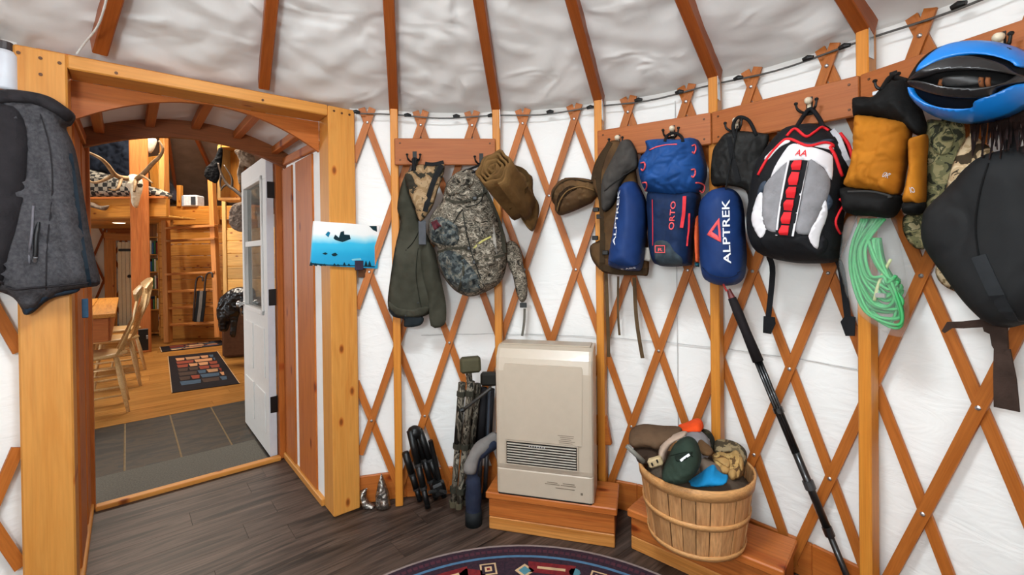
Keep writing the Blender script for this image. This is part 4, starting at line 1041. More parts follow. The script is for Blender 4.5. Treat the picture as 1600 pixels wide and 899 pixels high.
# ------------------------------------------------------------------ basket
bc = V((.746, 1.880, .186)); T = thing('bushel_basket', 'round bushel basket of wooden staves filled with caps and gloves', 'basket', bc)
STV = wood('basket_stave', '#b07a48', '#c59362', '#956238', .6, sx=2, sy=20, vary=.28); HOO = wood('basket_hoop', '#c4884e', '#cf9a62', '#b57a42', .5, sx=3, sy=30, vary=.04)
BH, rb0, rb1 = .292, .178, .218
def br(z): return rb0+(rb1-rb0)*(z/BH)**.8
ns = 26
for k in range(ns):
    a0, a1 = 2*math.pi*(k+.03)/ns, 2*math.pi*(k+.97)/ns; m = MB(); zs_ = np.linspace(.004, BH-.004, 8); lf = (k % 2)*.003
    for sgn in (0, 1):
        for z in zs_:
            for a in (a0, (a0+a1)/2, a1):
                r = br(z)+lf-(.004 if sgn else 0); m.v.append(bc+V((r*math.cos(a), r*math.sin(a), z)))
    nz_ = len(zs_)
    for sgn in (0, 1):
        for i in range(nz_-1):
            for jx in range(2):
                p_ = sgn*nz_*3+i*3+jx; fc = (p_, p_+1, p_+4, p_+3); m.f.append(fc if not sgn else fc[::-1])
    for i in range(nz_-1):
        for jx in (0, 2): a_ = i*3+jx; b_ = nz_*3+a_; m.f.append((a_, a_+3, b_+3, b_))
    rad = V((math.cos((a0+a1)/2), math.sin((a0+a1)/2), 0)); tn = V((-rad.y, rad.x, 0))
    m.build('stave', STV, T, rot=Matrix((Z, rad, tn)).transposed())
for z, h_, e in ((.246, .045, .009), (.130, .022, .008), (.006, .020, .008)):
    p4 = [(br(z)+.002, z), (br(z)+e, z), (br(z+h_)+e, z+h_), (br(z+h_)+.002, z+h_), (br(z)+.002, z)]
    MB().lathe(p4, bc, 48).build('hoop', HOO, T, True)
MB().lathe([(0, .006), (rb0-.004, .006)], bc, 30).build('basket_base', STV, T)
m = MB().lathe([(0, .29), (.10, .285), (.17, .265), (.205, .225)], bc, 28)
for v_ in m.v: v_.z += noise.noise(v_*14)*.02
hp_ = m.build('cloth_heap', plain('heap_dark', '#5f5144', .9, c2='#453a30', scale=12, bmp=.5), None, True); setp(hp_, 'dark crumpled cloth lying under the caps in the basket', 'cloth', 'caps and gloves heaped in the basket')
# contents: each piece built on a plane leaning over the heap
def lump(name, label, cat, px, d, Tk, mat, folds=(.006, 20, (1, 1)), w=None, tilt=.5, group='caps and gloves heaped in the basket', ang=-.45):
    xs = sum(p[0] for p in px)/len(px); ys = max(p[1] for p in px); P = pix(xs, ys, d); fr = Fr(P, ang)
    s_ = Soft(fr, 'cloth_body', px, Tk, mat, None, 0., w=w, back=.03, folds=folds, slope=-tilt)
    return s_, fr
def solo(s_, name, label, cat, group='caps and gloves heaped in the basket'):
    s_.obj.name = name; WL[s_.obj.name] = WL.get('cloth_body', V()); setp(s_.obj, label, cat, group); WL[s_.obj.name] = s_.obj.location.copy(); return s_.obj
ZB = lambda pts: zp(970, 645, 3.909, pts)
s_, _ = lump(0, 0, 0, ZB([(52, 150), (70, 95), (140, 70), (260, 80), (355, 85), (370, 120), (300, 170), (250, 215), (180, 200), (90, 200)]), 1.96, .085, plain('brown_wool', '#604a37', .9, bmp=.3))
solo(s_, 'cap', 'folded brown cloth hat lying at the back of the basket', 'hat')
s_, _ = lump(0, 0, 0, ZB([(80, 200), (170, 195), (240, 215), (230, 290), (150, 310), (100, 280)]), 1.93, .05, plain('brown_dark', '#3c2d23', .9))
solo(s_, 'glove', 'dark brown glove tucked under the folded hat in the basket', 'glove')
s_, _ = lump(0, 0, 0, ZB([(350, 78), (400, 60), (460, 35), (495, 50), (503, 100), (440, 108), (380, 100)]), 2.0, .07, plain('blaze_orange', '#e8501f', .8))
solo(s_, 'beanie', 'blaze orange beanie peeking over the back of the heap', 'hat')
s_, _ = lump(0, 0, 0, ZB([(395, 130), (430, 100), (480, 108), (530, 150), (550, 210), (530, 270), (470, 250), (420, 200)]), 1.93, .09, plain('grey_cap', '#8d8a8c', .85, bmp=.2))
solo(s_, 'cap', 'light grey cap between the green cap and the gloves', 'hat')
s_, _ = lump(0, 0, 0, ZB([(480, 100), (540, 110), (575, 170), (570, 240), (540, 230), (540, 160)]), 1.99, .05, camo('dark_camo', ['#1c1c14', '#3a3626', '#524a35'], 22))
solo(s_, 'glove', 'dark camouflage glove behind the light grey cap', 'glove')
s_, _ = lump(0, 0, 0, ZB([(228, 250), (245, 190), (300, 145), (370, 115), (405, 118), (390, 145), (320, 185), (285, 240), (270, 300), (235, 285)]), 1.87, .06, plain('tan_cap', '#b89f8c', .8))
solo(s_, 'cap', 'pale tan cap with curled brim beside the dark green cap', 'hat')
s_, fr = lump(0, 0, 0, ZB([(250, 380), (290, 270), (330, 190), (400, 145), (455, 165), (485, 230), (490, 300), (460, 370), (400, 415), (330, 418)]), 1.74, .10, plain('green_cap', '#2d3a30', .85, bmp=.3), w=.07, tilt=.35)
s_.cord('brim_seam', ZB([(300, 260), (370, 245), (450, 215)]), .002, plain('green_seam', '#1c251e', .9), s_.obj); s_.strap('label_print', ZB([(365, 292), (420, 252)]), .008, WHT, s_.obj, .004, sm=2)
s_.patch('cap_strap', ZB([(330, 270), (345, 255), (420, 225), (440, 240), (350, 300)]), plain('green_seam', '#1c251e', .9), s_.obj, .002)
solo(s_, 'cap', 'dark green baseball cap lying over the basket rim', 'hat')
s_, _ = lump(0, 0, 0, ZB([(480, 330), (500, 270), (560, 300), (620, 350), (600, 400), (520, 390)]), 1.82, .07, plain('taupe_cloth', '#7a6a5c', .85)); solo(s_, 'scarf', 'taupe cloth scarf under the gloves in the basket', 'scarf')
s_, _ = lump(0, 0, 0, ZB([(415, 420), (470, 380), (560, 318), (590, 350), (620, 372), (655, 385), (640, 425), (540, 440), (450, 436)]), 1.74, .06, plain('bright_blue', '#1a86bd', .75, bmp=.2), tilt=.4)
solo(s_, 'neck_gaiter', 'bright blue cloth neck gaiter at the front of the basket', 'cloth')
TAN = camo('glove_tan', ['#5d4327', '#a98650', '#b8975f', '#7c6039'], 20)
s_, fr = lump(0, 0, 0, ZB([(560, 260), (600, 240), (660, 248), (700, 230), (735, 260), (750, 320), (740, 385), (690, 400), (650, 370), (600, 330), (565, 290)]), 1.86, .07, TAN)
for q4 in ([(560, 275), (580, 250), (620, 245), (665, 258), (660, 285), (600, 295)], [(600, 335), (630, 312), (665, 340), (650, 372), (605, 372)], [(650, 365), (680, 342), (705, 360), (700, 400), (665, 410)], [(725, 250), (745, 280), (752, 340), (735, 350), (722, 300)]):
    s_.patch('finger', ZB(q4), plain('glove_leather', '#b08a55', .8), s_.obj, .006, dome=.02)
solo(s_, 'glove', 'tan leather work gloves with stubby fingers over the basket edge', 'glove')
s_, _ = lump(0, 0, 0, ZB([(565, 230), (580, 170), (650, 165), (720, 190), (765, 235), (770, 300), (745, 330), (720, 260), (660, 235), (600, 245)]), 1.93, .06, camo('glove_camo', ['#463c2b', '#8c7b5c', '#6a5b42'], 22)); solo(s_, 'glove', 'camouflage glove behind the tan work gloves', 'glove')
s_, _ = lump(0, 0, 0, ZB([(465, 185), (490, 165), (520, 185), (550, 210), (565, 245), (520, 255), (480, 235)]), 1.86, .05, plain('pompom', '#6b4f34', .95, bmp=.6)); solo(s_, 'glove', 'brown knitted glove beside the light grey cap', 'glove')
P = pix(1012, 727, 1.80); kn = thing('folding_tool', 'grey handled tool sticking out of the basket', 'tool', P)
MB().tube([pix(979, 697, 1.80), pix(1006, 722, 1.79)], [.009, .010], 8).build('handle', plain('tool_grey', '#77746a', .5), kn, True)
bx_ = thing('tan_call_box', 'small tan block with slots in the basket beside the grey handled tool', 'block', pix(1022, 735, 1.77))
MB().box(pix(1024, 722, 1.77), .055, .03, .032, V((.86, -.3, .4)).normalized(), V((.4, .9, 0)).normalized(), V((-.36, .16, .92)).normalized(), .006).build('block_body', plain('tan_block', '#b9a27c', .6), bx_)
for xx, yy in ((1027, 721), (1019, 726)): MB().box(pix(xx, yy, 1.752), .006, .006, .012, V((.86, -.3, .4)).normalized(), V((.4, .9, 0)).normalized(), V((-.36, .16, .92)).normalized()).build('slot', BLACK, bx_)

# ------------------------------------------------------------------ tripods, boot, foil by the wall
def tripod(name, label, tops, feet, r, mat, grp=None):
    t = thing(name, label, 'tripod', sum(feet, V())/len(feet), grp); return t
T = thing('tripod', 'small folded black tripod leaning on the stud beside the camouflage tripod', 'tripod', onz(668, 793), 'folded tripods')
Q_ = lambda pts: zp(560, 700, 3.556, pts)
G_ = lambda pts: zp(400, 600, 3.553, pts)
for (a, b), d0, d1 in (((G_([(855, 260)])[0], G_([(955, 690)])[0]), 2.425, 2.40), ((G_([(880, 250)])[0], G_([(1000, 640)])[0]), 2.485, 2.48), ((G_([(905, 255)])[0], G_([(1045, 630)])[0]), 2.465, 2.475), ((G_([(828, 382)])[0], G_([(912, 650)])[0]), 2.438, 2.465)):
    p, e = pix(*a, d0), pix(*b, d1); e.z = max(e.z, .012)
    MB().tube([p, p.lerp(e, .45)], .019, 10).build('leg', BLACK, T, True); MB().tube([p.lerp(e, .44), p.lerp(e, .75)], .0175, 10).build('leg_section', BLACK, T, True); MB().tube([p.lerp(e, .74), e], .015, 10).build('leg_section', BLACK, T, True)
    for u in (.44, .74): MB().tube([p.lerp(e, u-.015), p.lerp(e, u+.02)], .0205, 8).build('twist_lock', plain('tripod_grey', '#262626', .5), T)
    MB().tube([e+(p-e).normalized()*.02, e], [.016, .013], 8).build('rubber_foot', BLACKF, T)
hub = pix(*G_([(880, 265)])[0], 2.45); MB().lathe([(0, -.03), (.035, -.03), (.04, 0), (.03, .02), (.012, .03), (0, .032)], hub, 12).build('hub', BLACK, T, True)
MB().tube([pix(*G_([(968, 315)])[0], 2.42), pix(*G_([(1020, 540)])[0], 2.44)], .013, 8).build('centre_column', BLACK, T)
hd = pix(*G_([(1015, 580)])[0], 2.42); MB().box(hd, .07, .06, .07, V((.9, .2, .3)).normalized(), V((-.2, .97, 0)).normalized(), V((-.3, -.06, .95)).normalized(), .012).build('ball_head', BLACK, T)
for dx in (-.04, .045): MB().tube([hd+V((dx*.3, -.03, 0)), hd+V((dx, -.06, .01))], .010, 8).build('knob', plain('tripod_grey', '#262626', .5), T)

BARK = camo('bark_camo', ['#1d1b16', '#6f675a', '#39342b', '#8c8475', '#26221c'], 30, stretch=(1, 1, .35))
T = thing('tripod', 'tall bark camouflage tripod standing folded beside the heater', 'tripod', onz(715, 797), 'folded tripods')
for (x0, y0), (x1, y1), d0, d1 in (((722, 598), (708, 792), 2.36, 2.36), ((736, 596), (717, 795), 2.32, 2.34), ((746, 600), (727, 788), 2.385, 2.395)):
    p, e = pix(x0, y0, d0), pix(x1, y1, d1); e.z = max(.015, e.z)
    MB().tube([p, p.lerp(e, .5)], .020, 10).build('leg', BARK, T, True); MB().tube([p.lerp(e, .5), e], .0155, 10).build('leg_section', BARK, T, True)
    for u in (.08, .5, .85): MB().tube([p.lerp(e, u-.01), p.lerp(e, u+.03)], .024, 8).build('lever_lock', plain('lock_olive', '#38362d', .6), T)
    MB().tube([e+Z*.03, e], [.022, .018], 8).build('rubber_foot', plain('foot_camo', '#5b5442', .8), T)
MB().tube([pix(735, 612, 2.33), pix(732, 578, 2.33)], .016, 10).build('centre_column', BARK, T)
MB().box(pix(735, 570, 2.30), .105, .07, .075, V((.97, .1, .05)).normalized(), V((-.1, .99, 0)).normalized(), V((-.05, 0, 1)), .012).build('saddle', plain('olive_saddle', '#4e4a36', .7), T)
MB().tube(spline([pix(768, 606, 2.25), pix(748, 622, 2.24), pix(725, 640, 2.25)], 4), .009, 8).build('pan_handle', plain('handle_dark', '#2b2823', .5), T, True)
MB().tube([pix(725, 640, 2.25), pix(720, 642, 2.25)], .012, 8).build('knob', BLACK, T)
T = thing('tripod', 'black tripod with foam sleeves standing between camouflage tripod and heater', 'tripod', onz(752, 785), 'folded tripods')
for (x0, y0), (x1, y1), d0, d1 in (((745, 610), (740, 778), 2.46, 2.475), ((755, 606), (748, 780), 2.43, 2.455), ((767, 608), (757, 779), 2.445, 2.46)):
    p, e = pix(x0, y0, d0), pix(x1, y1, d1); e.z = max(.012, e.z)
    MB().tube([p, p.lerp(e, .5)], .021, 10).build('leg', plain('sleeve_black', '#232224', .8), T, True); MB().tube([p.lerp(e, .5), e], .013, 10).build('leg_section', plain('rod_grey', '#56565a', .3, .6), T, True)
MB().box(pix(764, 592, 2.44), .09, .05, .07, (1, 0, 0), (0, 1, 0), Z, .012).build('head', plain('head_camo', '#2a2823', .6), T)
MB().tube([pix(765, 612, 2.42), pix(762, 690, 2.43)], .008, 8).build('rod', plain('rod_blue', '#5e6672', .3, .5), T)

# slouched grey and navy boot
T = thing('boot', 'slouched grey and navy fabric boot beside the heater box', 'boot', onz(740, 819))
bo = V(onz(740, 819)); c = [bo+Z*.0, bo+Z*.10, pix(740, 760, 2.265), pix(738, 735, 2.265), pix(748, 709, 2.285), pix(767, 692, 2.33), pix(777, 688, 2.355)]
pp = spline(c, 5); rr = [.039-.008*math.sin(i*.7)*.3-(.012 if 12 < i < 20 else 0) for i in range(len(pp))]
MB().tube(pp, rr, 14).build('shaft', plain('boot_navy', '#2c3242', .85, c2='#23283a', bmp=.4), T, True)
p2_ = [p+V((-.010, -.014, .012)) for p in pp[14:]]
MB().tube(p2_, [.032+.003*math.sin(i) for i in range(len(p2_))], 12).build('grey_panel', plain('boot_grey', '#7b7672', .85, bmp=.4), T, True)
MB().tube([bo, bo+Z*.07], [.043, .042], 14).build('rubber_sole', plain('boot_black', '#1d2022', .6), T, True)

# crumpled foil pieces
FO = plain('foil', '#b8b4ae', .18, .9, c2='#7d766c', scale=60, bmp=.5)
T = thing('foil_packet', 'pointed shiny silver foil packet on the floor beside the door post', 'packet', onz(600, 797))
f = Fr(onz(600, 796)+V((0, .0, 0)), -.1)
Soft(f, 'foil', Q_([(100, 335), (95, 270), (110, 190), (128, 140), (145, 180), (170, 250), (180, 330), (150, 342)]), .035, FO, T, .0, w=.03, back=.02, folds=(.010, 40, (1, 1)), smooth=0)
T = thing('foil_packet', 'low crumpled silver foil scrap on the floor against the baseboard', 'packet', onz(575, 793))
f = Fr(onz(575, 794), -.1)
Soft(f, 'foil', Q_([(20, 330), (10, 240), (30, 228), (48, 225), (45, 270), (60, 300), (95, 320), (90, 342), (50, 345)]), .03, FO, T, .0, w=.025, back=.02, folds=(.008, 40, (1, 1)), smooth=0)

# ------------------------------------------------------------------ painting on the door post
T = thing('painting', 'small blue seascape painting with black silhouettes on the door post', 'painting', D(.07, -.012, 1.31))
fr = Fr(D(.0, .001), math.atan2(DU.y, DU.x)); fr.O = -DM
m, nt, b = newmat('sea_paint'); Lk = nt.links.new
tc = N(nt, 'ShaderNodeTexCoord'); sp = N(nt, 'ShaderNodeSeparateXYZ'); Lk(tc.outputs['Generated'], sp.inputs[0])
nz_ = N(nt, 'ShaderNodeTexNoise', Scale=3.0, Detail=4.0); mr = N(nt, 'ShaderNodeMath', operation='MULTIPLY_ADD'); mr.inputs[1].default_value = .12; Lk(nz_.outputs[0], mr.inputs[0]); Lk(sp.outputs['Z'], mr.inputs[2])
rp = ramp(nt, [(.0, '#1487b5'), (.38, '#1aa0cc'), (.60, '#35b7dd'), (.70, '#a9dbe6'), (.80, '#e9ece9'), (1, '#efeeea')]); Lk(mr.outputs[0], rp.inputs[0]); Lk(rp.outputs[0], b.inputs['Base Color']); b.inputs['Roughness'].default_value = .4
pq = [fr.px(x, y, .0) for x, y in ((489, 346), (590, 353), (588, 420), (484, 414))]
MB().prism([fr.w(r, z, .0) for r, z in pq][::-1], fr.O*.018).build('canvas', m, T)
INK = plain('ink_teal', '#123038', .6); E_ = lambda pts: zp(400, 150, 3.553, pts)
def ink(pts, nm='silhouette', mt=None, th=.0012):
    MB().prism([fr.w(*fr.px(x, y, .0185), .0185) for x, y in pts][::-1], fr.O*th).build(nm, mt or INK, T)
ink(E_([(430, 790), (440, 770), (460, 788), (470, 755), (488, 750), (490, 770), (520, 772), (525, 795), (480, 812), (440, 800)]))
ink(E_([(385, 770), (400, 752), (412, 760), (402, 785)]), mt=plain('ink_blue', '#1b7ca0', .6))
ink(E_([(628, 722), (670, 722), (672, 755), (650, 745)]))
F_ = lambda pts: zp(400, 350, 3.553, pts)
ink(F_([(368, 165), (385, 158), (398, 166), (385, 172)])); ink(F_([(418, 168), (440, 160), (455, 172), (438, 180), (425, 178)]))
for x, h_ in ((305, 30), (330, 22), (360, 16), (380, 18), (435, 20), (455, 16), (490, 26), (515, 18), (610, 34), (630, 34)): ink(F_([(x-9, 231+x*.005), (x-4, 236-h_*.6), (x, 238-h_), (x+6, 236-h_*.5), (x+10, 233+x*.005)]))
ink(F_([(304, 226), (400, 231), (560, 235), (658, 241), (660, 236), (560, 230), (400, 226), (300, 216)]), th=.0008)
ink(F_([(530, 196), (580, 190), (585, 200), (535, 205)]), mt=plain('ink_pale', '#7fc6d6', .6))
MB().box(fr.w(*fr.px(561, 415, .02), .021), .045, .006, .05, fr.R, fr.O, Z).build('corner_tag', plain('tag_plum', '#3b3040', .7), T)
MB().box(fr.w(*fr.px(565, 425, .004), .002), .035, .010, .06, fr.R, fr.O, Z).build('mount', plain('mount_brown', '#5f3c26', .7), T)

# ------------------------------------------------------------------ jacket on the left post, bottle behind it
FLE = plain('fleece_grey', '#4f4d4f', .95, c2='#3a393c', scale=90, bmp=.6, bscale=220, sheen=.3); FLD = plain('fleece_dark', '#2d2a2c', .95, bmp=.5)
f = Fr(D(-1.08, -.02), math.atan2(DU.y, DU.x)); f.O = -DM
T = thing('fleece_jacket', 'grey fleece jacket with black zip pocket hanging on the door post', 'jacket', f.w(*f.px(60, 488, .06), .06))
fj = Soft(f, 'jacket_body', [(-60, 150), (0, 140), (40, 142), (75, 150), (100, 165), (118, 181), (112, 196), (104, 202), (118, 235), (130, 300), (140, 360), (150, 410), (156, 444), (126, 451), (78, 466), (48, 489), (38, 489), (20, 465), (-15, 452), (-60, 440), (-80, 300)], .085, FLE, T, .03, w=.07, back=.054, folds=(.03, 11, (1.3, .3)))
fj.patch('sleeve', [(-40, 165), (0, 160), (30, 175), (42, 215), (40, 280), (28, 345), (12, 400), (0, 446), (-40, 440), (-60, 300)], FLD, T, .006, dome=.035)
fj.patch('collar', [(0, 142), (40, 144), (75, 152), (100, 166), (115, 181), (108, 194), (92, 182), (60, 166), (20, 160), (-30, 160)], FLD, T, .012, dome=.012)
fj.cord('pocket_zip', [(60, 327), (60, 345), (57, 370), (56, 395), (55, 405)], .007, plain('zip_black', '#101012', .5), T, .003)
fj.cord('pocket_welt', [(52, 322), (50, 360), (46, 395), (46, 412)], .004, plain('fleece_pale', '#6e6b70', .9), T, .002)
MB().tube([fj.p(56, 402, .008), fj.p(55, 409, .008)], .006, 6).build('zip_pull', STEEL, T)
fj.cord('seam', [(62, 175), (78, 230), (82, 300), (74, 380), (72, 455)], .002, FLD, T)
fj.strap('front_zip', [(110, 240), (119, 300), (126, 360), (136, 420), (140, 446)], .011, plain('zip_teal', '#17222b', .7), T, .004)
fj.cord('hem_edge', [(0, 440), (20, 452), (48, 450), (90, 447), (130, 443), (152, 440)], .004, FLD, T, .003)
Soft(f, 'hem_lining', [(48, 465), (75, 455), (122, 450), (118, 458), (78, 468), (50, 490), (36, 490), (36, 470)], .03, plain('lining_blue', '#2b3846', .8), T, .02, w=.02)
T = thing('thermos', 'white bottle with dark cap standing above the fleece jacket', 'bottle', pix(6, 142, 1.62))
bt = pix(6, 142, 1.62); MB().lathe([(0, 0), (.036, 0), (.038, .01), (.038, .125), (.03, .14), (.02, .145)], bt, 20).build('bottle_body', plain('bottle_white', '#c9ccd2', .4, var=.03), T, True)
MB().lathe([(.02, .143), (.026, .145), (.026, .172), (0, .174)], bt, 16).build('cap', plain('cap_dark', '#3b3434', .5), T)
MB().box(bt+Z*-.010+DM*.008, .12, .07, .02, DU, DM, Z).build('ledge', FIR2, T)

# ------------------------------------------------------------------ round rug
def rug(name, label, pts_fn, border): pass
rc = V((.01, 1.13, .001)); RRg = .962
T = thing('round_rug', 'round dark red oriental rug with navy border and blue ring', 'rug', rc)
RB = plain('rug_navy', '#2b2430', .95, c2='#3c2a33', scale=60, bmp=.5); RD = plain('rug_dark', '#271f28', .95, c2='#3a2630', scale=70, bmp=.5)
RW_ = plain('rug_rim', '#8f7f7a', .95); RBL = plain('rug_blue', '#4e7290', .95, bmp=.4); RRD = plain('rug_red', '#7a2526', .95, c2='#5f1c22', scale=50, bmp=.5); RCR = plain('rug_cream', '#c6a680', .95, bmp=.4); RTE = plain('rug_teal', '#4f7f8a', .95, bmp=.4)
MB().lathe([(0, 0), (RRg, 0), (RRg, .006), (RRg-.008, .0085), (0, .0085)], rc, 96).build('rug_pile', RD, T)
ring = lambda r0, r1, z, m_, nm: MB().lathe([(r0, z), (r1, z), (r1, z-.003), (r0, z-.003), (r0, z)], rc, 96).build(nm, m_, T)
ring(RRg-.010, RRg, .0095, RW_, 'rug_binding'); ring(RRg-.085, RRg-.072, .0094, RBL, 'rug_ring')
def motif(r, a, pts, m_, z=.0094, nm='rug_motif', sc_=1.):
    c_, s2_ = math.cos(a), math.sin(a); o_ = rc+V((r*c_, r*s2_, z-.002)); er, et = V((c_, s2_, 0)), V((-s2_, c_, 0))
    MB().prism([o_+er*(x*sc_)+et*(y*sc_) for x, y in pts], (0, 0, .002)).build(nm, m_, T)
sq = [(-.5, -.5), (.5, -.5), (.5, .5), (-.5, .5)]; dia = [(-.6, 0), (0, -.6), (.6, 0), (0, .6)]
for k in range(64):
    a = math.radians(40+k*1.57); motif(RRg-.04, a, sq, plain('rug_plum', '#4f2c36', .95), .0093, 'border_motif', .018)
for a, kind in ((66, 0), (73, 3), (80, 1), (88, 2), (99, 0), (105, 4), (112, 1), (120, 0), (128, 2), (57, 1), (49, 0), (136, 4)):
    a = math.radians(a); r = RRg-.15
    if kind == 0:
        motif(r, a, sq, RCR, .0094, sc_=.07); motif(r, a, sq, RD, .0097, sc_=.055); motif(r, a, sq, RCR, .010, sc_=.03); motif(r, a, sq, RRD, .0103, sc_=.014)
    elif kind == 1: motif(r, a, [(-.5, -1.4), (.5, -1.6), (.5, 1.6), (-.5, 1.4)], RRD, .0094, sc_=.065); motif(r, a, [(-.15, -1.2), (.15, -1.2), (.15, 1.2), (-.15, 1.2)], RCR, .0097, sc_=.05)
    elif kind == 2: motif(r-.02, a, dia, RCR, .0094, sc_=.07); motif(r-.02, a, dia, RTE, .0097, sc_=.045)
    elif kind == 3: motif(r, a, [(.5*math.cos(i*.785), .5*math.sin(i*.785)) for i in range(8)], RTE, .0094, sc_=.05)
    else: motif(r-.03, a, [(-.8, -.3), (.2, -1), (.7, .1), (.1, .9)], RRD, .0094, sc_=.08)
for k in range(10):
    a = math.radians(62+k*6.5); motif(RRg-.255, a, [(-.5, -1.2), (.5, -1.2), (.5, 1.2), (-.5, 1.2)], RRD if k % 2 else RCR, .0094, sc_=.03); motif(RRg-.32, a, dia, RTE if k % 3 == 0 else RRD, .0094, sc_=.05)

# ------------------------------------------------------------------ unseen stand added under the fill point light behind the camera
lb = V((-.5, -.35, 0)); T = thing('fill_light_stand', 'added unseen slim black stand for the fill light behind the camera', 'lamp', lb)
MB().lathe([(0, .0), (.14, .0), (.14, .012), (.02, .02), (0, .02)], lb, 24).build('base', BLACK, T); MB().tube([lb+Z*.02, lb+Z*1.40], .010, 8).build('pole', BLACK, T)
MB().lathe([(.010, 1.39), (.022, 1.40), (.022, 1.435), (0, 1.437)], lb, 14).build('socket', BLACK, T)

# ================================================================== the main round room beyond the passage
HC = V((-4.79, 6.15, 0)); HR = 4.45
def hcyl(th, r, z=0.): a = math.radians(th); return V((HC.x+r*math.sin(a), HC.y+r*math.cos(a), z))
# --- floors
fh_ = struct(MB().prism([D(-4.6, .98, -.03), D(3.9, .98, -.03), D(3.9, 10.5, -.03), D(-4.6, 10.5, -.03)][::1], (0, 0, .012)).build('floor_hall', DARK), 'honey oak floor of the main room with slate entry tiles', 'floor')
planks([(-3.4, 2.56), (1.6, 2.56), (1.6, 8.9), (-3.4, 8.9)], -3.4, 1.6, 2.56, 8.9, .16, 1.8, OAK, fh_, 'oak_plank', seed=8, gap=.0008)
board('tile_trim', D(-3.4, 2.535, -.004), D(1.6, 2.535, -.004), DM, .05, .012, OAK, fh_)
SLT = camo('slate_tile', ['#1f1d19', '#2c2822', '#3a3024', '#232423', '#332c23'], 3.2, .5, (1, 3, 1), 4.0)
GROUT = plain('grout', '#8f7a5c', .9)
MB().prism([D(-2.6, .98, -.012), D(1.5, .98, -.012), D(1.5, 2.51, -.012), D(-2.6, 2.51, -.012)], (0, 0, .008)).build('grout_bed', GROUT, fh_)
for i in range(12):
    for j, (ta, tb) in enumerate(((.985, 1.39), (1.394, 2.505))):
        s0 = -2.305+i*.2955
        MB().prism([D(s0+.005, ta, -.006), D(s0+.289, ta, -.006), D(s0+.289, tb, -.006), D(s0+.005, tb, -.006)], (0, 0, .006)).build('slate_tile', SLT, fh_, rot=Matrix((DU, DM, Z)).transposed())
T = thing('door_mat', 'grey ribbed door mat inside the threshold', 'mat', D(-.5, 1.18, 0))
MATM = plain('mat_grey', '#6f6a60', .95, c2='#57534b', scale=120, bmp=.6)
MB().prism([D(-1.05, .965, .0005), D(-.10, .965, .0005), D(-.10, 1.39, .0005), D(-1.05, 1.39, .0005)], (0, 0, .009)).build('mat_pile', MATM, T)
# --- wall and roof of the main room
vs, fs = [], []; g0 = math.degrees(math.atan2(D(-.48, .98).x-HC.x, D(-.48, .98).y-HC.y))
ths = np.linspace(g0+7.5, g0+352.5, 120)
for t in ths:
    for z in (0, .8, 1.6, 2.45): vs.append(hcyl(t, HR, z))
for i in range(len(ths)-1):
    for j in range(3): a = i*4+j; fs.append((a, a+4, a+5, a+1))
hw = struct(mk('wall_hall', vs, fs, WALLF, origin=HC, smooth=True), 'cream liner wall of the main round room', 'wall')
for k in range(-9, 8):
    for sg in (1, -1):
        pts = [hcyl(-45+k*4+sg*z*4.4, HR-.03-.014*(sg > 0), z) for z in np.linspace(.05, 2.3, 10)]
        MB().ribbon(pts, [((pts[min(i+1, 9)]-pts[max(i-1, 0)]).cross(p-HC-Z*p.z)) for i, p in enumerate(pts)], .04, .012).build('lattice_slat', RAFT, hw)
HROOF = plain('hall_roof', '#8d8078', .85, c2='#7a6d66', scale=4)
cz = lambda r: 2.40+(HR+.1-r)*.42
hr = struct(MB().lathe([(HR+.1, cz(HR+.1)), (3.0, cz(3.0)), (1.5, cz(1.5)), (0, cz(0))], HC, 72).build('ceiling_hall', HROOF, smooth=True), 'grey brown roof liner of the main room', 'ceiling')
for k in range(30):
    a, b = hcyl(k*12+3, HR-.02, cz(HR)-.06), hcyl(k*12+3, .5, cz(.5)-.06)
    board('rafter', a, b, V((0, 0, 1)).cross(b-a), .05, .09, RAFT, hr)
# --- plank wall with loft edge
PW = 7.5
X0, X1 = (248-800)/F*PW, (402-800)/F*PW
pw = struct(thing('wall_plank', 'honey pine plank partition wall under the loft', 'wall', V(((X0+X1)/2, PW+.05, 0))))
for k in range(10): board('wall_plank_board', V((X0, PW+.02+.004*(k % 2), .098+k*.196)), V((X1, PW+.02+.004*(k % 2), .098+k*.196)), Z, .192, .03, PINE, pw, .008)
board('loft_beam', V((X0, PW-.02, 2.06)), V((X1, PW-.02, 2.06)), Z, .20, .06, PINE, pw)
board('loft_deck', V((X0, PW+.6, 2.17)), V((X1, PW+.6, 2.17)), V((0, 1, 0)), 1.3, .03, PINE, pw)
board('loft_headboard', V(((X0+.3), PW-.06, 2.0)), V((X0+1.05, PW-.06, 2.0)), Z, .24, .03, PINE, pw)
p_ = pix(353, 420, 7.1)
pr = struct(thing('wall_corner', 'pale pine plank wall beside the ladder', 'wall', V((p_.x+.3, 7.1, 0))))
for k in range(9): board('wall_plank_board', V((p_.x, 7.1, .1+k*.2)), V((p_.x+1.2, 7.1, .1+k*.2)), Z, .196, .03, wood('pine_pale', '#d49a4a', '#e0ac5c', '#c08638', .4, sx=1.2, sy=12, knots=.5), pr, .008)
board('corner_trim', V((p_.x, 7.08, 0)), V((p_.x, 7.08, 2.3)), V((1, 0, 0)), .06, .03, wood('trim_pale', '#dca65a', '#e6b56c', '#d09a50', .4), pr)
# --- timber post
pp0 = onz(222, 550); T = struct(thing('trim_post', 'square timber post carrying the loft', 'post', pp0))
board('post', pp0+Z*0, pp0+Z*3.6, DU, .21, .21, POSTW, T, .01)
MB().box(pix(224, 531, 6.38), .11, .03, .30, DU, DM, Z).build('base_bracket', BLACK, T)
MB().box(pix(230, 527, 6.33), .02, .03, .05, DU, DM, Z).build('socket', plain('outlet_grey', '#8d8d8d', .5), T)
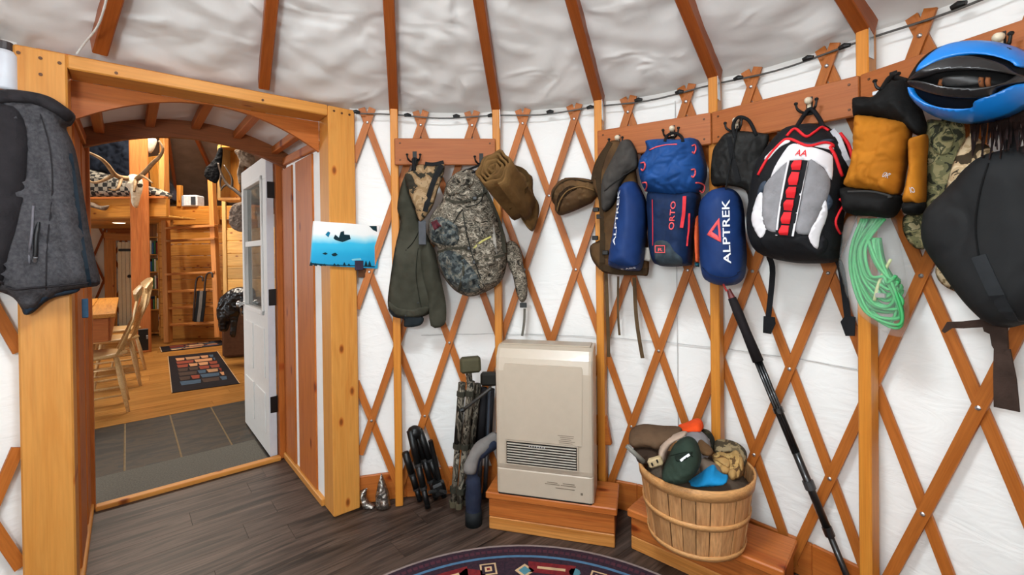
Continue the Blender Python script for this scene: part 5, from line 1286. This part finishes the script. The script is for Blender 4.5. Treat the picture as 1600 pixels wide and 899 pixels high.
# --- left loft
LZ = 1.95; LA, LB = pix(100, 337, 6.62), pix(262, 337, 6.62)
lf = struct(thing('loft_platform', 'pine loft platform with recessed downlight', 'loft', V((LA.x, 6.62, LZ))))
board('fascia', V((LA.x, 6.62, LZ+.13)), V((LB.x, 6.62, LZ+.13)), Z, .27, .05, PINE, lf)
board('fascia_cap', V((LA.x, 6.60, LZ+.27)), V((LB.x, 6.60, LZ+.27)), V((0, 1, 0)), .09, .03, POSTW, lf)
for k in range(9): board('soffit_board', V((LA.x-2.2, 6.8+k*.28, LZ)), V((LB.x-.6 if k > 1 else LB.x, 6.8+k*.28, LZ)), V((0, 1, 0)), .275, .025, wood('soffit_pine', '#cf9648', '#dba75a', '#bf8439', .4, sx=1, sy=10, knots=.4), lf)
board('back_beam', V((LA.x-2, 9.15, LZ-.05)), V((LB.x-1.2, 9.15, LZ-.05)), Z, .12, .06, POSTW, lf)
dl = pix(186, 350, 7.6); MB().lathe([(0, -.004), (.075, -.004), (.09, .004), (.09, .012)], V((dl.x, dl.y, LZ-.014)), 20).build('downlight', plain('downlight', '#fff0c8', .4, emit=4.0), lf)
board('loft_rail', pix(240, 245, 6.9), pix(248, 320, 6.9), V((1, 0, 0)), .14, .05, PINE, lf)
board('loft_rail', pix(252, 240, 6.9), pix(252, 322, 6.9), V((1, 0, 0)), .04, .06, wood('trim_pale', '#dca65a', '#e6b56c', '#d09a50', .4), lf)
# bed
T = thing('loft_bed', 'bed on the loft under a black and white buffalo plaid cover', 'bed', pix(170, 303, 6.75))
m, nt, b = newmat('buffalo_plaid'); ck = N(nt, 'ShaderNodeTexChecker', Scale=16.0); ck.inputs[1].default_value = (*lin('#8c867a'), 1); ck.inputs[2].default_value = (*lin('#171717'), 1)
nt.links.new(coords(nt, (1, 1, 1), False), ck.inputs[0]); nt.links.new(ck.outputs[0], b.inputs['Base Color']); b.inputs['Roughness'].default_value = .9
f = Fr(V((-6, 6.75, 0)), 0)
Soft(f, 'plaid_cover', [(120, 266), (160, 270), (206, 284), (262, 300), (262, 312), (200, 310), (120, 306)], .12, m, T, 0, w=.12, back=.05, folds=(.02, 6, (1, 1)))
T = thing('dark_quilt', 'dark navy quilt draped over the rail above the plaid bed', 'quilt', pix(170, 280, 7.0))
f = Fr(V((-6, 7.0, 0)), 0)
Soft(f, 'quilt_body', [(115, 222), (150, 226), (206, 220), (210, 290), (180, 280), (150, 276), (115, 276)], .12, plain('navy_quilt', '#1d2430', .9, c2='#121620', scale=6), T, 0, w=.15, back=.05, folds=(.04, 6, (1, 1)))
T = thing('duffel', 'dark patterned bag sitting at the loft edge behind the ladder', 'bag', pix(270, 318, 7.55))
Soft(Fr(V((-5.6, 7.55, 0)), 0), 'bag_body', [(244, 300), (262, 280), (276, 300), (280, 318), (244, 318)], .1, camo('bag_dark', ['#16161a', '#2a2730', '#56504c'], 9), T, 0, back=.05)
T = thing('space_heater', 'small white boxy appliance on the loft edge above the ladder', 'appliance', pix(302, 324, 7.5))
c = pix(302, 315, 7.5); MB().box(c, .25, .2, .19, ch=.02).build('case', plain('appliance_white', '#d7dbe0', .4), T); MB().box(c+V((.07, -.102, 0)), .075, .01, .13).build('panel', plain('panel_dark', '#3a3f46', .4), T); MB().box(c+V((-.1, -.102, .0)), .03, .01, .17).build('side_panel', plain('appliance_grey', '#9aa6b4', .4), T)
T = thing('newel_post', 'short wooden newel post on the loft edge', 'post', pix(282, 323, 7.45)); board('post', pix(281, 323, 7.45), pix(281, 290, 7.45), V((1, 0, 0)), .065, .065, PINE, T)
# --- elk skull on the post
BONE = plain('bone', '#e4dccb', .6, c2='#cbbfa6', scale=30); ANT = plain('antler', '#9a7d5c', .55, c2='#6f563c', scale=14)
T = thing('elk_skull', 'bleached elk skull with long antlers mounted on the timber post', 'skull', pix(214, 324, 6.3))
Y1 = lambda pts: zp(130, 200, 5.915, pts)
f = Fr(V((-5.2, 6.36, 0)), .3)
sk = Soft(f, 'skull', Y1([(400, 540), (412, 480), (440, 435), (490, 432), (530, 455), (552, 500), (550, 570), (530, 640), (515, 700), (500, 738), (475, 735), (455, 690), (448, 620), (430, 575)]), .14, BONE, T, 0, w=.12, back=.03, folds=(.008, 16, (1, 1)))
for q4 in ([(480, 480), (500, 465), (505, 490), (488, 505)], [(530, 530), (552, 520), (550, 550), (535, 555)], [(470, 560), (480, 545), (485, 585), (474, 595)]): sk.patch('eye_socket', Y1(q4), plain('socket_dark', '#3a322a', .9), T, .003)
def antler(pts, rr, nm='antler'):
    q = [pix(*Y1([p[:2]])[0], p[2]) for p in pts]; s_ = spline(q, 5); n_ = len(s_)
    MB().tube(s_, [rr*(1-.7*i/(n_-1)) for i in range(n_)], 8).build(nm, ANT, T, True)
antler([(430, 470, 6.25), (350, 460, 6.15), (285, 425, 6.0), (230, 350, 5.85), (170, 290, 5.7), (90, 245, 5.6), (20, 215, 5.5)], .036)
antler([(285, 430, 6.0), (210, 475, 5.95), (120, 505, 5.9), (65, 495, 5.9), (42, 455, 5.9)], .024, 'tine')
antler([(350, 465, 6.15), (335, 530, 6.05), (300, 575, 6.0), (235, 565, 6.0)], .024, 'tine')
antler([(500, 470, 6.25), (560, 420, 6.15), (640, 330, 6.0), (710, 260, 5.9), (735, 190, 5.9), (700, 120, 5.9)], .036)
antler([(540, 440, 6.15), (590, 470, 6.0), (640, 510, 5.9)], .022, 'tine'); antler([(490, 480, 6.25), (480, 530, 6.15), (468, 590, 6.1)], .03, 'tine')
T = thing('deer_skull', 'pale antlered skull hanging higher behind the timber post', 'skull', pix(238, 238, 6.9))
Soft(Fr(V((-5.4, 6.9, 0)), .1), 'skull', Y1([(570, 75), (620, 80), (680, 110), (665, 180), (625, 235), (605, 200), (590, 130)]), .1, BONE, T, 0, w=.1, back=.03)
T = thing('wall_fish', 'small mounted fish hanging under the loft fascia', 'fish', pix(150, 326, 6.5))
Soft(Fr(V((-6, 6.55, 0)), 0), 'fish_body', Y1([(40, 690), (90, 690), (160, 720), (240, 715), (225, 750), (190, 765), (110, 745), (40, 725)]), .05, plain('fish_grey', '#8b7b6a', .4, c2='#5d5148', scale=18), T, 0, back=.02)
# --- ladder
LW = wood('ladder_wood', '#b9733a', '#c98546', '#a8632e', .4)
T = thing('loft_ladder', 'wooden loft ladder leaning against the pine plank wall', 'ladder', onz(300, 534))
for a, b in (((263, 535), (256, 215)), ((342, 527), (330, 262))): board('rail', pix(*a, 7.15), pix(*b, 7.32), V((1, 0, 0)), .075, .10, LW, T)
for y in (356, 376, 428, 455, 481, 507): board('rung', pix(261, y+1, 7.2), pix(338, y-3, 7.2), V((0, 1, 0)), .10, .035, LW, T)
for x, y in ((309, 434), (324, 428)):
    t = thing('walking_cane', 'dark hooked walking cane hung on a ladder rung, '+('nearer the left rail' if x < 315 else 'nearer the right rail'), 'cane', pix(x, 490, 7.05), 'canes on the ladder')
    MB().tube(spline([pix(x+8, y+6, 7.08), pix(x+7, y-1, 7.08), pix(x, y, 7.08), pix(x-3, y+10, 7.08), pix(x-5, y+35, 7.08), pix(x-7, y+68, 7.08)], 5), .014, 7).build('cane_shaft', plain('cane_dark', '#33241c', .4), t, True)
T = thing('hanging_straps', 'black and grey straps hanging from a lower ladder rung', 'straps', pix(313, 505, 7.05))
for x, mt_ in ((308, BLACKF), (313, plain('strap_grey', '#77716a', .7)), (318, BLACKF)): MB().ribbon([pix(x+2, 455, 7.06), pix(x, 480, 7.06), pix(x-3, 503, 7.06)], (1, 0, 0), .05, .01).build('strap', mt_, T)
T = thing('shoe', 'pale shoe on the floor under the ladder', 'shoe', onz(315, 527))
sp_ = onz(315, 527); MB().tube(spline([sp_+V((-.16, 0, .14)), sp_+V((-.12, 0, .08)), sp_+V((0, 0, .06)), sp_+V((.16, 0, .045))], 4), [.05, .055, .055, .055, .055, .055, .055, .055, .055, .052, .05, .045, .03], 10).build('upper', plain('shoe_pale', '#c9b59c', .7), T, True)
MB().box(sp_+V((.02, 0, .012)), .34, .11, .024, ch=.01).build('sole', plain('shoe_red', '#5d241c', .6), T)
# --- bookshelf beside the post
T = thing('bookshelf', 'narrow pine bookshelf between the timber post and the ladder', 'bookshelf', onz(246, 520)+V((0, .5, 0)))
bs = pix(243, 430, 7.9); bx0 = bs.x
for k in (-.11, .11): board('side_panel', V((bx0+k, 7.95, 0)), V((bx0+k, 7.95, 1.95)), V((0, 1, 0)), .25, .025, PINE, T)
for z in (.05, .45, .8, 1.1, 1.4, 1.7): board('shelf', V((bx0-.11, 7.95, z)), V((bx0+.11, 7.95, z)), V((0, 1, 0)), .25, .02, PINE, T)
rnd = random.Random(3)
cols_ = [('blue', '#2f5d8a'), ('cream', '#d8d2c0'), ('red', '#7d2c24'), ('green', '#3d6b45'), ('yellow', '#c9a14a')]
for z, sh in ((.46, 'lowest filled'), (.81, 'second'), (1.11, 'third'), (1.41, 'fourth')):
    x = bx0-.09; rnd.shuffle(cols_)
    for nm, col in cols_:
        hh = .17+rnd.random()*.07
        bk = MB().box(V((x+.016, 7.93, z+.0006+hh/2)), .028, .16, hh, ch=.003).build('book', plain('book_'+nm, col, .6)); setp(bk, nm+' book on the '+sh+' shelf up of the narrow pine bookshelf', 'book', 'books on the bookshelf'); x += .035
# --- far white door with frame
T = struct(thing('door_3', 'white plank door on the far wall of the main room', 'door', pix(198, 480, 8.95)))
fd = Fr(V((-7.75, 8.9, 0)), .55)
for k in range(4):
    a, b2 = fd.px(184+k*6.2, 380, 0), fd.px(189.6+k*6.2, 380, 0); MB().prism([fd.w(a[0], .02), fd.w(b2[0], .02), fd.w(b2[0], 1.66), fd.w(a[0], 1.66)], fd.O*.03).build('door_plank', plain('door_cream', '#e9e0c4', .5, var=.04), T)
for x in (172, 180): 
    a = fd.px(x, 400, 0); board('door_casing', fd.w(a[0], 0, .04), fd.w(a[0], 1.85, .04), fd.R, .16 if x == 172 else .04, .03, PINE, T)
a, b2 = fd.px(165, 372, 0), fd.px(214, 372, 0); board('door_head', fd.w(a[0], 1.76, .05), fd.w(b2[0], 1.76, .05), Z, .14, .03, PINE, T)
a = fd.px(202, 432, .04); MB().lathe([(0, .03), (.03, .025), (.035, 0)], fd.w(a[0], a[1], .03), 10, fd.R, Z, fd.O).build('knob', BLACK, T)
a, b2 = fd.px(185, 391, .04), fd.px(207, 391, .04); MB().box(fd.w((a[0]+b2[0])/2, a[1], .04), b2[0]-a[0], .02, .05, fd.R, fd.O, Z).build('strap_hinge', BLACK, T)
# --- table
T = thing('dining_table', 'long honey pine table with deep apron beside the chairs', 'table', D(-1.4, 4.1))
for k in range(5): board('top_plank', D(-1.83+k*.19+.095, 2.98, .845), D(-1.83+k*.19+.095, 5.15, .845), DU, .187, .035, PINE, T)
board('apron', D(-1.8, 3.02, .72), D(-.93, 3.02, .72), Z, .21, .03, POSTW, T); board('apron', D(-.93, 3.04, .72), D(-.93, 5.1, .72), Z, .21, .03, POSTW, T)
for s in (-1.7, -1.32):
    for t in (3.3, 4.9): board('leg', D(s, t, 0), D(s, t, .82), DU, .07, .07, POSTW, T)
def chair(s, t, label, ang=0.):
    o_ = D(s, t); T = thing('windsor_chair', label, 'chair', o_, 'windsor chairs at the table')
    X_, Y_ = (DU*math.cos(ang)+DM*math.sin(ang)), (DM*math.cos(ang)-DU*math.sin(ang))
    c = lambda x, y, z: o_+X_*x+Y_*y+Z*z
    m = MB(); m.lathe([(0, .475), (.20, .475), (.225, .49), (.225, .505), (.19, .515), (0, .508)], o_, 24, X_, Y_); m.build('seat', CHAIRW, T, True)
    for x in (-.14, .14):
        for y in (-.14, .14): MB().tube([c(x, y, .485), c(x*1.3, y*1.3, .25), c(x*1.6, y*1.6, .0)], [.013, .020, .013], 8).build('leg', CHAIRW, T, True)
    for y in (-.18, .18): MB().tube([c(-.17, y, .22), c(.17, y, .22)], .010, 7).build('stretcher', CHAIRW, T, True)
    for y in (-.16, .16): MB().tube([c(-.19, y*1.02, .14), c(.19, y*1.02, .14)], .009, 7).build('stretcher', CHAIRW, T, True)
    MB().tube([c(0, -.18, .22), c(0, .18, .22)], .010, 7).build('stretcher', CHAIRW, T, True)
    for k in range(7):
        y = -.17+k*.057; MB().tube([c(.19-.04*abs(y)/.17, y, .50), c(.27, y*1.15, .80), c(.31, y*1.2, 1.02)], [.008, .007, .006], 6).build('spindle', CHAIRW, T, True)
    MB().ribbon(spline([c(.285, -.23, 1.0), c(.325, -.1, 1.06), c(.325, .1, 1.06), c(.285, .23, 1.0)], 5), Z, .07, .02).build('top_rail', CHAIRW, T)
chair(-1.03, 3.08, 'pale windsor chair at the near corner of the pine table by the slate tiles')
chair(-.93, 4.05, 'pale windsor chair at the middle of the pine table')
chair(-.90, 4.85, 'pale windsor chair at the table end beside the timber post', .15)
# --- rugs
def flatrug(name, label, q, seed, grp):
    T = thing(name, label, 'rug', sum(q, V())/4, grp)
    bl = lambda u, v_: q[0].lerp(q[1], u).lerp(q[3].lerp(q[2], u), v_)
    MB().prism([p+Z*.0008 for p in q][::-1] if (q[1]-q[0]).cross(q[2]-q[0]).z < 0 else [p+Z*.0008 for p in q], (0, 0, .006)).build('rug_pile', plain('rug_black', '#221d20', .95), T)
    rn = random.Random(seed); cols = ['#c08a62', '#7a3226', '#4a3b34', '#a9805e', '#46586a', '#e0b98c', '#8a4434']
    rows = 7
    for r_ in range(rows):
        u = .14
        while u < .84:
            w_ = .12+rn.random()*.22; u1 = min(.87, u+w_); v0 = .10+.8*r_/rows; v1 = v0+.8/rows*.78; c_ = rn.choice(cols)
            mid = [bl(u, v0), bl(u1, v0+.01), bl(u1-.02, v1), bl(u+.015, v1)]
            MB().prism([p+Z*.0062 for p in mid][::-1], (0, 0, .0014)).build('rug_motif', plain('rugm'+c_, c_, .95), T); u = u1+.012
    for (ua, ub) in ((0, .012), (.988, 1)): MB().prism([bl(ua, 0)+Z*.0062, bl(ub, 0)+Z*.0062, bl(ub, 1)+Z*.0062, bl(ua, 1)+Z*.0062][::-1], (0, 0, .0014)).build('rug_edge', RCR, T)
flatrug('area_rug', 'dark lodge pattern rug lying on the oak floor', [onz(262, 558), onz(340, 550), onz(375, 600), onz(268, 615)], 4, 'lodge rugs')
flatrug('area_rug', 'narrow lodge pattern runner at the foot of the ladder', [onz(249, 543), onz(346, 532), onz(357, 539), onz(252, 551)], 6, 'lodge rugs')
# --- right side of the hall: coats, bench, shelf unit, mounts
T = thing('storage_bench', 'brown upholstered bench end under the black coats', 'bench', onz(392, 548))
MB().box(onz(392, 548)+Z*.34, .5, .9, .66, V((.9, .3, 0)).normalized(), V((-.3, .9, 0)).normalized(), Z, .03).build('bench_side', plain('bench_brown', '#6b4a35', .8), T); MB().box(onz(392, 548)+Z*.70, .54, .94, .07, V((.9, .3, 0)).normalized(), V((-.3, .9, 0)).normalized(), Z, .03).build('cushion', plain('bench_dark', '#3d2c22', .8), T)
T = thing('coat_heap', 'shiny black coats draped over the brown bench', 'coat', pix(365, 520, 5.7))
ch_ = Soft(Fr(V((-3.4, 5.75, 0)), .1), 'coat_body', zp(130, 440, 3.907, [(822, 170), (850, 90), (920, 40), (1000, 35), (1050, 60), (1050, 200), (1000, 215), (960, 190), (940, 260), (930, 335), (905, 330), (905, 240), (880, 300), (840, 300), (830, 230)]), .14, plain('coat_black', '#17171a', .35, c2='#0e0e10', scale=20), T, 0, w=.12, back=.08, folds=(.03, 14, (1, 1)))
MB().tube([ch_.p(377, 480, .0), ch_.p(378, 492, .01)], .02, 8).build('silver_clip', STEEL, T)
T = thing('wall_cabinet', 'tall pine shelf unit mounted high on the wall', 'cabinet', pix(364, 316, 6.8))
q1, q2 = pix(352, 232, 6.9), pix(352, 314, 6.9); board('side_panel', q2, q1, V((1, 0, 0)), .05, .30, wood('trim_pale', '#dca65a', '#e6b56c', '#d09a50', .4), T); board('back_panel', pix(362, 312, 7.0), pix(362, 232, 7.0), V((1, 0, 0)), .26, .03, PINE, T)
for y in (232, 313): board('shelf', pix(350, y, 6.9), pix(385, y, 6.9), V((0, 1, 0)), .3, .04, PINE, T)
T = thing('antler_rack', 'dark branching antler fixed beside the tall shelf unit', 'antler', pix(360, 290, 6.4))
def ant2(pts, rr): s_ = spline([pix(*p, 6.4) for p in pts], 5); MB().tube(s_, [rr*(1-.6*i/(len(s_)-1)) for i in range(len(s_))], 7).build('antler_beam', plain('antler_dark', '#4b3a2c', .5), T, True)
ant2([(380, 308), (368, 298), (355, 288), (346, 272), (341, 255)], .03); ant2([(355, 288), (349, 292), (345, 298)], .02); ant2([(346, 272), (344, 285), (346, 298)], .018); ant2([(362, 294), (362, 278), (350, 258)], .02)
T = thing('fur_pelt', 'small grey fur pelt hanging below the shelf unit', 'pelt', pix(370, 362, 6.3))
Soft(Fr(V((-3.8, 6.35, 0)), 0), 'pelt_body', [(360, 335), (364, 322), (376, 316), (384, 320), (388, 350), (382, 362), (368, 360), (360, 350)], .1, plain('fur_grey', '#7d7066', .95, c2='#5d5048', scale=40, bmp=.8), T, 0, back=.03, folds=(.02, 20, (1, 1)))
T = thing('mounted_head', 'pale furry animal mount above the white door', 'mount', pix(385, 250, 5.8))
Soft(Fr(V((-3.3, 5.8, 0)), 0), 'head', [(368, 236), (384, 234), (398, 246), (396, 262), (382, 262), (384, 280), (376, 290), (372, 270), (376, 252)], .1, plain('fur_pale', '#a08c78', .9, c2='#6d5a4a', scale=20, bmp=.6), T, 0, back=.04, folds=(.02, 14, (1, 1)))
T = thing('black_cloth', 'black feathery cloth hanging from the rafters above the ladder', 'cloth', pix(333, 285, 6.6))
Soft(Fr(V((-4.3, 6.6, 0)), 0), 'cloth_body', [(337, 245), (342, 232), (348, 234), (346, 262), (340, 285), (330, 284), (320, 276), (322, 262), (330, 255)], .06, plain('cloth_black', '#121214', .9), T, 0, back=.03, folds=(.02, 20, (1, 1)))
board('cloth_cord', pix(345, 234, 6.6), pix(347, 205, 6.6), V((1, 0, 0)), .01, .01, BLACKF, T)
# --- open white door on the passage's right jamb
WD = plain('door_white', '#d9d8d4', .4, var=.02); WD2 = plain('door_edge', '#c9ccd2', .45, var=.02)
T = struct(thing('door_2', 'white half glazed door standing open into the main room', 'door', D(-.06, 1.4)))
sA, sB = -.085, -.041
wt0, wt1, wz0, wz1 = 1.12, 1.70, .98, 1.88
def slab(t0, t1, z0, z1, nm='door_rail', mt=None, s0=sA, s1=sB):
    MB().box(D((s0+s1)/2, (t0+t1)/2, (z0+z1)/2), s1-s0, t1-t0, z1-z0, DU, DM, Z, .003).build(nm, mt or WD, T)
slab(.985, 1.82, .015, wz0); slab(.985, 1.82, wz1, 2.03); slab(.985, wt0, wz0, wz1, 'door_stile'); slab(wt1, 1.82, wz0, wz1, 'door_stile')
slab(wt0, wt1, 1.43, 1.47, 'muntin')
PANE = plain('door_glass', '#5b6260', .05, var=.02, alpha=.55)
slab(wt0, wt1, wz0, 1.43, 'pane', PANE, -.066, -.060); slab(wt0, wt1, 1.47, wz1, 'pane', PANE, -.066, -.060)
for (a, b, c, d_) in ((wt0-.03, wt0, wz0-.03, wz1+.03), (wt1, wt1+.03, wz0-.03, wz1+.03)): slab(a, b, c, d_, 'window_bead', WD, sA-.010, sA)
slab(wt0-.03, wt1+.03, wz0-.03, wz0, 'window_bead', WD, sA-.010, sA); slab(wt0-.03, wt1+.03, wz1, wz1+.03, 'window_bead', WD, sA-.010, sA)
for t0 in (1.08, 1.45):
    for z0, z1 in ((.14, .42), (.52, .86)): slab(t0, t0+.28, z0, z1, 'raised_panel', WD, sA-.007, sA)
slab(.975, .986, .015, 2.03, 'door_edge', WD2)
for z in (.36, 1.08, 1.80): MB().box(D(-.045, .978, z), .07, .012, .11, DU, DM, Z, .008).build('hinge', BLACK, T)
MB().lathe([(0, .06), (.022, .055), (.026, .04), (.012, .02), (.02, 0)], D(sA, 1.76, .98), 12, DM, Z, -DU).build('knob', STEEL, T, True)
# small blue tag on the left jamb
T = thing('blue_tag', 'small blue and white tag on the left door jamb', 'tag', pix(132, 497, 1.92)); MB().box(pix(133, 482, 1.9), .02, .012, .08, DU, DM, Z).build('tag_body', plain('tag_blue', '#2a6288', .5), T)
